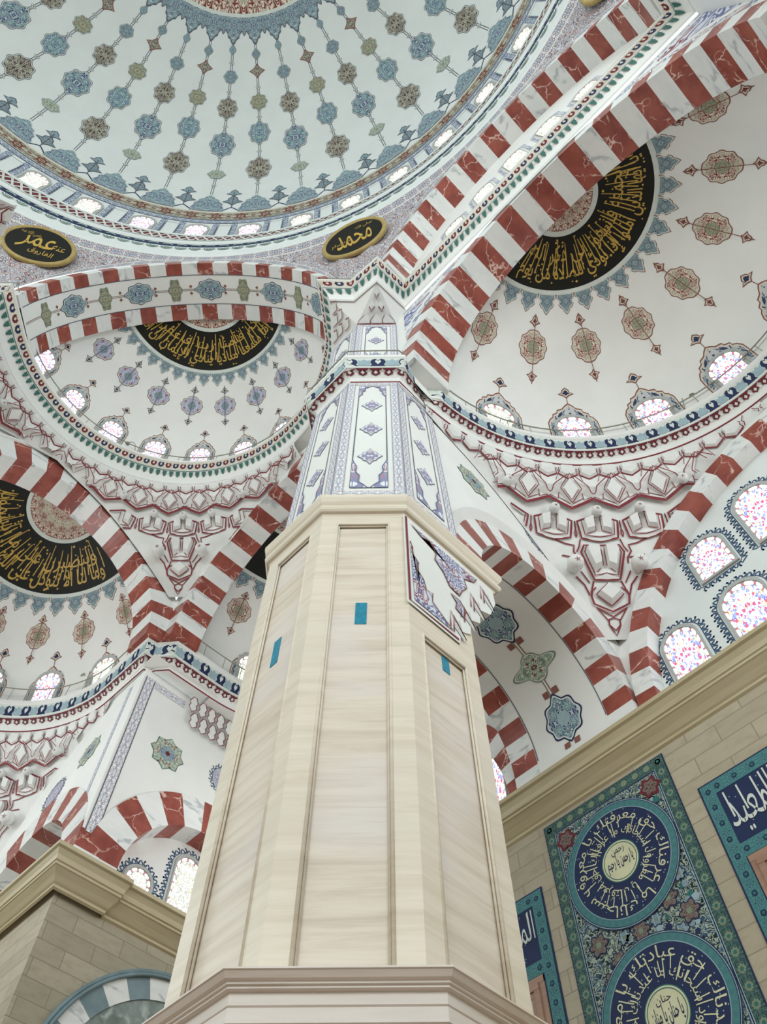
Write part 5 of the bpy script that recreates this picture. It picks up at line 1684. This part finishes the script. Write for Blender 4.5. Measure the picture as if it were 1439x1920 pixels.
P = [(17.75, 13.75), (18.0, 13.6), (18.2, 13.7), (18.35, 13.45), (18.3, 13.2), (18.5, 13.0), (18.62, 12.7), (18.85, 12.65), (18.95, 12.9), (19.1, 13.15), (19.05, 13.4), (19.35, 13.6), (19.45, 13.8)]
mb.fan(P, 'a_lilac', fnX, .012, 2, (1.4, 1.4), (18.7, 13.35)); mb.ribbon(P, .025, 'brownline', fnX, .018)
P = [(18.62, 12.5), (18.75, 12.35), (18.7, 12.15), (18.9, 12.05), (18.95, 12.3), (18.85, 12.5)]
mb.fan(P, 'a_lilac', fnX, .012, 2); mb.ribbon(P, .025, 'brownline', fnX, .018, True)
mb.build('painted_pattern', pil)
# turquoise film strips stuck on the shaft
for k, z0, z1, x0_, x1_, lb in ((0, 10.80, 11.33, -.06, .11, 'turquoise film rectangle on the pillar face turned to the camera'), (1, 10.56, 11.16, -.13, .03, 'slim turquoise film strip on the pillar face looking away from the tiled wall'), (-1, 10.36, 10.68, -.02, .13, 'turquoise film patch under the painted spandrel of the pillar')):
    m, e, n, L = face_frame(1.70, k, TB)
    c_ = Vector((m.x, m.y, 0))
    th = thing('film_strip', lb, 'film strip', c_ + e.to_3d() * (x0_ + x1_) / 2 + Vector((0, 0, z0)), 'turquoise film strips')
    mb = MB(); mb.box(c_ + e.to_3d() * x0_ + n.to_3d() * .002 + Vector((0, 0, z0)), (e * (x1_ - x0_)).to_3d(), (n * .006).to_3d(), (0, 0, z1 - z0), 'tape'); mb.build('film', th)

# ================================================================== tiled panels
fq = F_R.wall(25.2, 0, 0)


def strip(mb, fn, x0, y0, x1, y1, w, m, rep, lift=.02):
    L = hypot(x1 - x0, y1 - y0); n = max(1, int(L / .8)); nx, ny = -(y1 - y0) / L * w, (x1 - x0) / L * w
    for i in range(n):
        a, b = i / n, (i + 1) / n
        P = [(x0 + (x1 - x0) * a, y0 + (y1 - y0) * a), (x0 + (x1 - x0) * b, y0 + (y1 - y0) * b)]
        mb.face([fn(*P[0], lift), fn(*P[1], lift), fn(P[1][0] + nx, P[1][1] + ny, lift), fn(P[0][0] + nx, P[0][1] + ny, lift)], m, [(a * L / rep, 0), (b * L / rep, 0), (b * L / rep, 1), (a * L / rep, 1)])


def frame_strips(mb, fn, x0, z0, x1, z1, w, m, rep, lift):
    strip(mb, fn, x0, z1 - w, x1, z1 - w, w, m, rep, lift); strip(mb, fn, x0, z0, x1, z0, w, m, rep, lift)
    strip(mb, fn, x0 + w, z0 + w, x0 + w, z1 - w, w, m, rep, lift); strip(mb, fn, x1, z0 + w, x1, z1 - w, w, m, rep, lift)


X0, X1, ZB, ZT = -9.60, -6.43, 1.9, 13.56
pan = thing('tile_panel', 'tall blue-green tile panel with round calligraphy medallions on the stone wall', 'tile panel', fq(-8, 2, 0))
mb = MB(); mb.box(fq(X0, ZB, 0), (X1 - X0, 0, 0), (0, -.02, 0), (0, 0, ZT - ZB), 'navy'); mb.build('tile_ground', pan)
mb = MB()
xm, n_ = (X0 + X1) / 2, 12
for i in range(n_):
    za, zb = ZB + .3 + (ZT - ZB - .6) * i / n_, ZB + .3 + (ZT - ZB - .6) * (i + 1) / n_
    mb.face([fq(X0 + .3, za, .024), fq(X1 - .3, za, .024), fq(X1 - .3, zb, .024), fq(X0 + .3, zb, .024)], 'f_floral', [(-1.28 * .62, za * .62), (1.28 * .62, za * .62), (1.28 * .62, zb * .62), (-1.28 * .62, zb * .62)])
rnd = random.Random(4)
ZC = [11.86, 9.0, 6.14, 3.3]
XC = -8.02
for i, zc in enumerate(ZC[:-1]):
    for x in (-9.05, -7.0):
        for zz in ((zc + 1.15, .2),) if i == 0 else ():
            pass
    zm = zc - 1.43
    for x, z, r, m_ in ((-8.95, zm + .15, .2, 'a_tilered'), (-8.62, zm - .28, .16, 'a_tilered'), (-8.05, zm, .19, 'a_tilered'), (-7.35, zm + .3, .2, 'a_tilered'), (-7.05, zm - .1, .2, 'a_tilered'), (-8.85, zm - .55, .17, 'a_tilered'), (-7.7, zm + .05, .12, 'a_teal'), (-8.4, zm + .05, .13, 'a_teal'), (-7.3, zm - .35, .14, 'a_teal'), (-8.95, zm + .55, .12, 'a_teal'), (-7.0, zm + .6, .13, 'a_teal'), (-8.3, zm - .02, .1, 'a_blue')):
        P = [(x + r * (1 + .2 * cos(6 * t)) * cos(t), z + r * (1 + .2 * cos(6 * t)) * sin(t)) for t in lin(0, 2 * pi, 25)[:-1]]
        mb.fan(P, 'navy', fq, .039, 1); mb.fan([((a - x) * .85 + x, (b - z) * .85 + z) for a, b in P], m_, fq, .041, 2, (1.3, 1.3)); mb.fan([((a - x) * .3 + x, (b - z) * .3 + z) for a, b in P], 'olive', fq, .043, 1)
for x, z in ((-9.1, 12.98), (-6.92, 12.98)):
    P = [(x + .22 * (1 + .2 * cos(6 * t)) * cos(t), z + .22 * (1 + .2 * cos(6 * t)) * sin(t)) for t in lin(0, 2 * pi, 25)[:-1]]
    mb.fan(P, 'maroon', fq, .038, 1); mb.fan([((a - x) * .7 + x, (b - z) * .7 + z) for a, b in P], 'a_tilered', fq, .040, 2)
for k in range(240):
    x, z = rnd.uniform(X0 + .36, X1 - .36), rnd.uniform(ZB + .4, ZT - .38); r = rnd.uniform(.04, .085)
    if min(hypot(x - XC, z - c) for c in ZC) < 1.34:
        continue
    m_ = rnd.choice(['teal', 'navy', 'sky', 'olive', 'teal', 'a_blue'])
    mb.fan([(x + r * (1 + .18 * cos(5 * t)) * cos(t), z + r * (1 + .18 * cos(5 * t)) * sin(t)) for t in lin(0, 2 * pi, 16)[:-1]], m_, fq, .0255 + k * .00005, 1)
mb.build('floral_field_pattern', pan)
mb = MB(); frame_strips(mb, fq, X0 + .02, ZB + .02, X1 - .02, ZT - .02, .25, 'b_green', .27, .026)
for q in range(int((ZT - ZB) / .27)):
    for x in (X0 + .145, X1 - .145):
        z = ZT - .14 - q * .27
        mb.fan([(x + .075 * (1 + .15 * cos(8 * t)) * cos(t), z + .075 * (1 + .15 * cos(8 * t)) * sin(t)) for t in lin(0, 2 * pi, 17)[:-1]], 'olive', fq, .03, 1)
        mb.fan([(x + .035 * cos(t), z + .035 * sin(t)) for t in lin(0, 2 * pi, 9)[:-1]], 'teal', fq, .033, 1)
for q in range(11):
    x = X0 + .145 + q * .288
    mb.fan([(x + .075 * cos(t), ZT - .145 + .075 * sin(t)) for t in lin(0, 2 * pi, 13)[:-1]], 'olive', fq, .03, 1)
for w_, m_ in ((.27, 'pale'), (.31, 'pale')):
    mb.ribbon([(X0 + w_, ZB + w_), (X1 - w_, ZB + w_), (X1 - w_, ZT - w_), (X0 + w_, ZT - w_)], .016, 'sky', fq, .03, True)
mb.build('border_pattern', pan)
ring_txt = ['سبحانك ما عرفناك حق معرفتك يا معروف', 'سبحانك ما عبدناك حق عبادتك يا معبود', 'سبحانك ما شكرناك حق شكرك يا مشكور', 'سبحانك ما ذكرناك حق ذكرك يا مذكور']
mid_txt = ['يا رحمن يا رحيم', 'يا حنان يا منان', 'يا كريم يا رحيم', 'يا عليم يا حليم']
for zc, tx, mt in zip(ZC, ring_txt, mid_txt):
    C_ = lambda r, n=64, zc=zc: [(XC + r * cos(2 * pi * i / n), zc + r * sin(2 * pi * i / n)) for i in range(n)]
    mb = MB()
    mb.fan(C_(1.30), 'navy', fq, .048, 1); mb.loop(C_(1.28), C_(1.265), 'sky', fq, .052); mb.loop(C_(1.25), C_(1.12), 'b_teal', fq, .052, 48); mb.loop(C_(1.12), C_(1.105), 'sky', fq, .055)
    mb.fan(C_(1.105), 'navy', fq, .054, 1); mb.fan(C_(.43), 'teal', fq, .058, 1); mb.fan(C_(.41), 'cream', fq, .061, 1); mb.loop(C_(.38), C_(.365), 'teal', fq, .064)
    rd = mb.build('calligraphy_medallion', pan)
    mb = MB()
    def circ(r0, r1, a0=200, tot=-352):
        return lambda u, v: fq(XC + (r0 + (r1 - r0) * v) * cos(radians(a0 + tot * u)), zc + (r0 + (r1 - r0) * v) * sin(radians(a0 + tot * u)), .060)
    half = len(tx) // 2
    ws = tx.split(); h_ = len(ws) // 2
    put_text(mb, tx, 'cream', circ(.78, 1.08), 70, 2, .0)
    put_text(mb, ' '.join(ws[h_:] + ws[:h_]), 'cream', circ(.5, .74, 160), 60, 2, .0)
    rr = random.Random(int(zc * 10))
    for k in range(30):
        a = radians(k * 12 + rr.uniform(-4, 4)); r0 = rr.uniform(.5, .7); r1 = r0 + rr.uniform(.18, .36)
        mb.ribbon([(XC + r0 * cos(a), zc + r0 * sin(a)), (XC + (r0 + r1) / 2 * cos(a + .015), zc + (r0 + r1) / 2 * sin(a + .015)), (XC + r1 * cos(a + .02), zc + r1 * sin(a + .02))], .02, 'cream', fq, .0595)
    for k in range(90):
        a = rr.uniform(0, 2 * pi); r = rr.uniform(.48, 1.08); w_ = .014
        mb.fan([(XC + r * cos(a) + w_ * cos(t), zc + r * sin(a) + w_ * sin(t)) for t in (0, pi / 2, pi, 3 * pi / 2)], 'sky', fq, .0585, 1)
    obj = mb.build('script', rd)
    mb = MB(); put_text(mb, mt, 'navy', lambda u, v: fq(XC - .3 + .6 * u, zc - .2 + .34 * v, .066), 0, 0, .012)
    put_text(mb, mt.split()[1], 'navy', lambda u, v: fq(XC - .15 + .3 * u, zc + .13 + .16 * v, .066), 0, 0, 0)
    mb.build('centre_script', rd)


def side_panel(x0, x1, zt, txt, label, cut):
    th = thing('tile_panel', label, 'tile panel', fq((x0 + x1) / 2, 6, 0))
    mb = MB(); mb.box(fq(x0, 4.5, 0), (x1 - x0, 0, 0), (0, -.02, 0), (0, 0, zt - 4.5), 'navy'); mb.build('tile_ground', th)
    mb = MB(); zi = zt - 1.42; w_ = .30; e = .035
    frame_strips(mb, fq, x0 + e, 4.5 + e, x1 - e, zt - e, w_ - e, 'b_teal', .34, .026)
    strip(mb, fq, x0 + w_, zi, x1 - w_, zi, -.26, 'b_teal', .34, .026)
    rn = random.Random(3)
    for z in lin(4.8, zt - .2, 22):
        for x in (x0 + w_ / 2 + .02, x1 - w_ / 2 - .02):
            mb.fan([(x + .055 * cos(t), z + .055 * sin(t)) for t in lin(0, 2 * pi, 13)[:-1]], 'navy', fq, .03, 1); mb.fan([(x + .03 * cos(t), z + .03 * sin(t)) for t in lin(0, 2 * pi, 9)[:-1]], 'teal', fq, .033, 1)
    n = int((x1 - x0) / .36)
    for q in range(1, n):
        for z in (zt - .17, zi - .13):
            x = x0 + q * (x1 - x0) / n
            mb.fan([(x + .055 * cos(t), z + .055 * sin(t)) for t in lin(0, 2 * pi, 13)[:-1]], 'navy', fq, .03, 1); mb.fan([(x + .03 * cos(t), z + .03 * sin(t)) for t in lin(0, 2 * pi, 9)[:-1]], 'teal', fq, .033, 1)
    mb.build('border_pattern', th)
    mb = MB()
    for wd, a, b, c_, d_ in txt:
        put_text(mb, wd, 'pale', lambda u, v: fq(a + (b - a) * u, c_ + (d_ - c_) * v, .03), 0, 0, -.004)
        for k in range(9):
            x = a + (b - a) * (k + rn.uniform(.2, .8)) / 9; q = rn.uniform(.35, .5)
            mb.ribbon([(x, c_ + (d_ - c_) * q), (x - .02, c_ + (d_ - c_) * .98)], .035, 'pale', fq, .029)
    for k in range(40):
        x, z = rn.uniform(x0 + .4, x1 - .4), rn.uniform(zi + .06, zt - .38); mb.fan([(x + .014, z), (x, z + .014), (x - .014, z), (x, z - .014)], 'sky', fq, .026, 1)
    mb.build('script', th)
    # stone window surround inside the tile frame
    mb = MB(); xa, xb, za, zb = x0 + w_ + .03, x1 - w_ - .03, 4.6, zi - .29
    for i, (q, d) in enumerate(((0, .05), (.12, .09), (.22, .06), (.34, .03))):
        for (ax, az, bx, bz) in ((xa + q, za, xa + q + .12, zb - q), (xb - q - .12, za, xb - q, zb - q), (xa + q, zb - q - .12, xb - q, zb - q)):
            e2 = .006 if az > za + 1 else 0
            mb.box(fq(ax, az, 0), (bx - ax, 0, 0), (0, -d - e2, 0), (0, 0, bz - az), 'pinkstone' if i < 3 else 'white')
    mb.build('stone_surround', th)
    WN[0] += 1
    mb = MB(); mb.face([fq(xa + .46, za, .022), fq(xb - .46, za, .022), fq(xb - .46, zb - .46, .022), fq(xa + .46, zb - .46, .022)], 'glass_dim', [(-1, 0), (1, 0), (1, 3), (-1, 3)])
    mb.build('window_%d' % WN[0], kind='structure')


M['pinkstone'] = travertine('pink_stone', '#b08d78', '#9c7a68', '#a98a7c')
side_panel(-13.0, -9.95, 12.34, [('المحيي المميت', -12.6, -10.3, 11.02, 11.98)], 'blue tile frame with white script half hidden behind the pillar', 0)
side_panel(-6.05, -3.0, 12.36, [('المبدئ المعيد', -5.7, -3.35, 11.0, 12.02)], 'blue tile frame with white script at the edge past the round calligraphy medallions', 0)

# ================================================================== little spotlights on the cornices


def spot(sw, l, h, side, label, d=.30, zb=22.93):
    b = sw.at(l, d, zb)
    th = thing('gooseneck_spotlight', label, 'spotlight', b, 'small gooseneck spotlights')
    t = (sw.at(l + .3, d, zb) - sw.at(l - .3, d, zb)).normalized() * side
    P = [b, b + Vector((0, 0, h * .5)) + t * .12, b + Vector((0, 0, h * .9)) + t * .22, b + Vector((0, 0, h)) + t * .3, b + Vector((0, 0, h * .98)) + t * .4, b + Vector((0, 0, h * .86)) + t * .45]
    mb = MB(); mb.tube(P, .014, 'metal', 6); mb.build('stem', th)
    mb = MB(); mb.lathe(P[-1] + Vector((0, 0, .02)), (t.x * .2, t.y * .2, -1), [(.02, 0), (.05, .05), (.09, .16), (.07, .16), (.001, .1)], 'metal', 14); mb.build('lamp_head', th)


def near(sw, p):
    best = min(range(len(sw.P)), key=lambda k: hypot(sw.P[k][0] - p[0], sw.P[k][1] - p[1])); return sw.L[best]


for (p, h, s_, lb, sw, zb) in (((-5.9, 21.2), 1.1, 1, 'tiny gooseneck spotlight beside the grey grille window near the pillar', h2, 22.93), ((-1.7, 24.9), 1.1, 1, 'tiny gooseneck spotlight between two bright windows of the large low half dome', h2, 22.93),
                              ((-25.0, 16.0), 1.5, -1, 'tiny gooseneck spotlight at the back of the low half dome behind the pier', h2, 22.93), ((-22.5, 18.4), 1.5, -1, 'tiny gooseneck spotlight close above the pier corner', h2, 22.93),
                              ((-16.6, 24.9), 1.4, -1, 'tiny gooseneck spotlight right beside the octagonal pillar over the pier wall', h2, 22.93),
                              ((-17.6, 14.6), .9, -1, 'tiny gooseneck spotlight on the high cornice by the second bright window', h1, 29.6), ((-11.0, 18.1), .9, 1, 'tiny gooseneck spotlight on the high cornice next to the pillar', h1, 29.6)):
    spot(sw, near(sw, p), h, s_, lb, .3, zb)
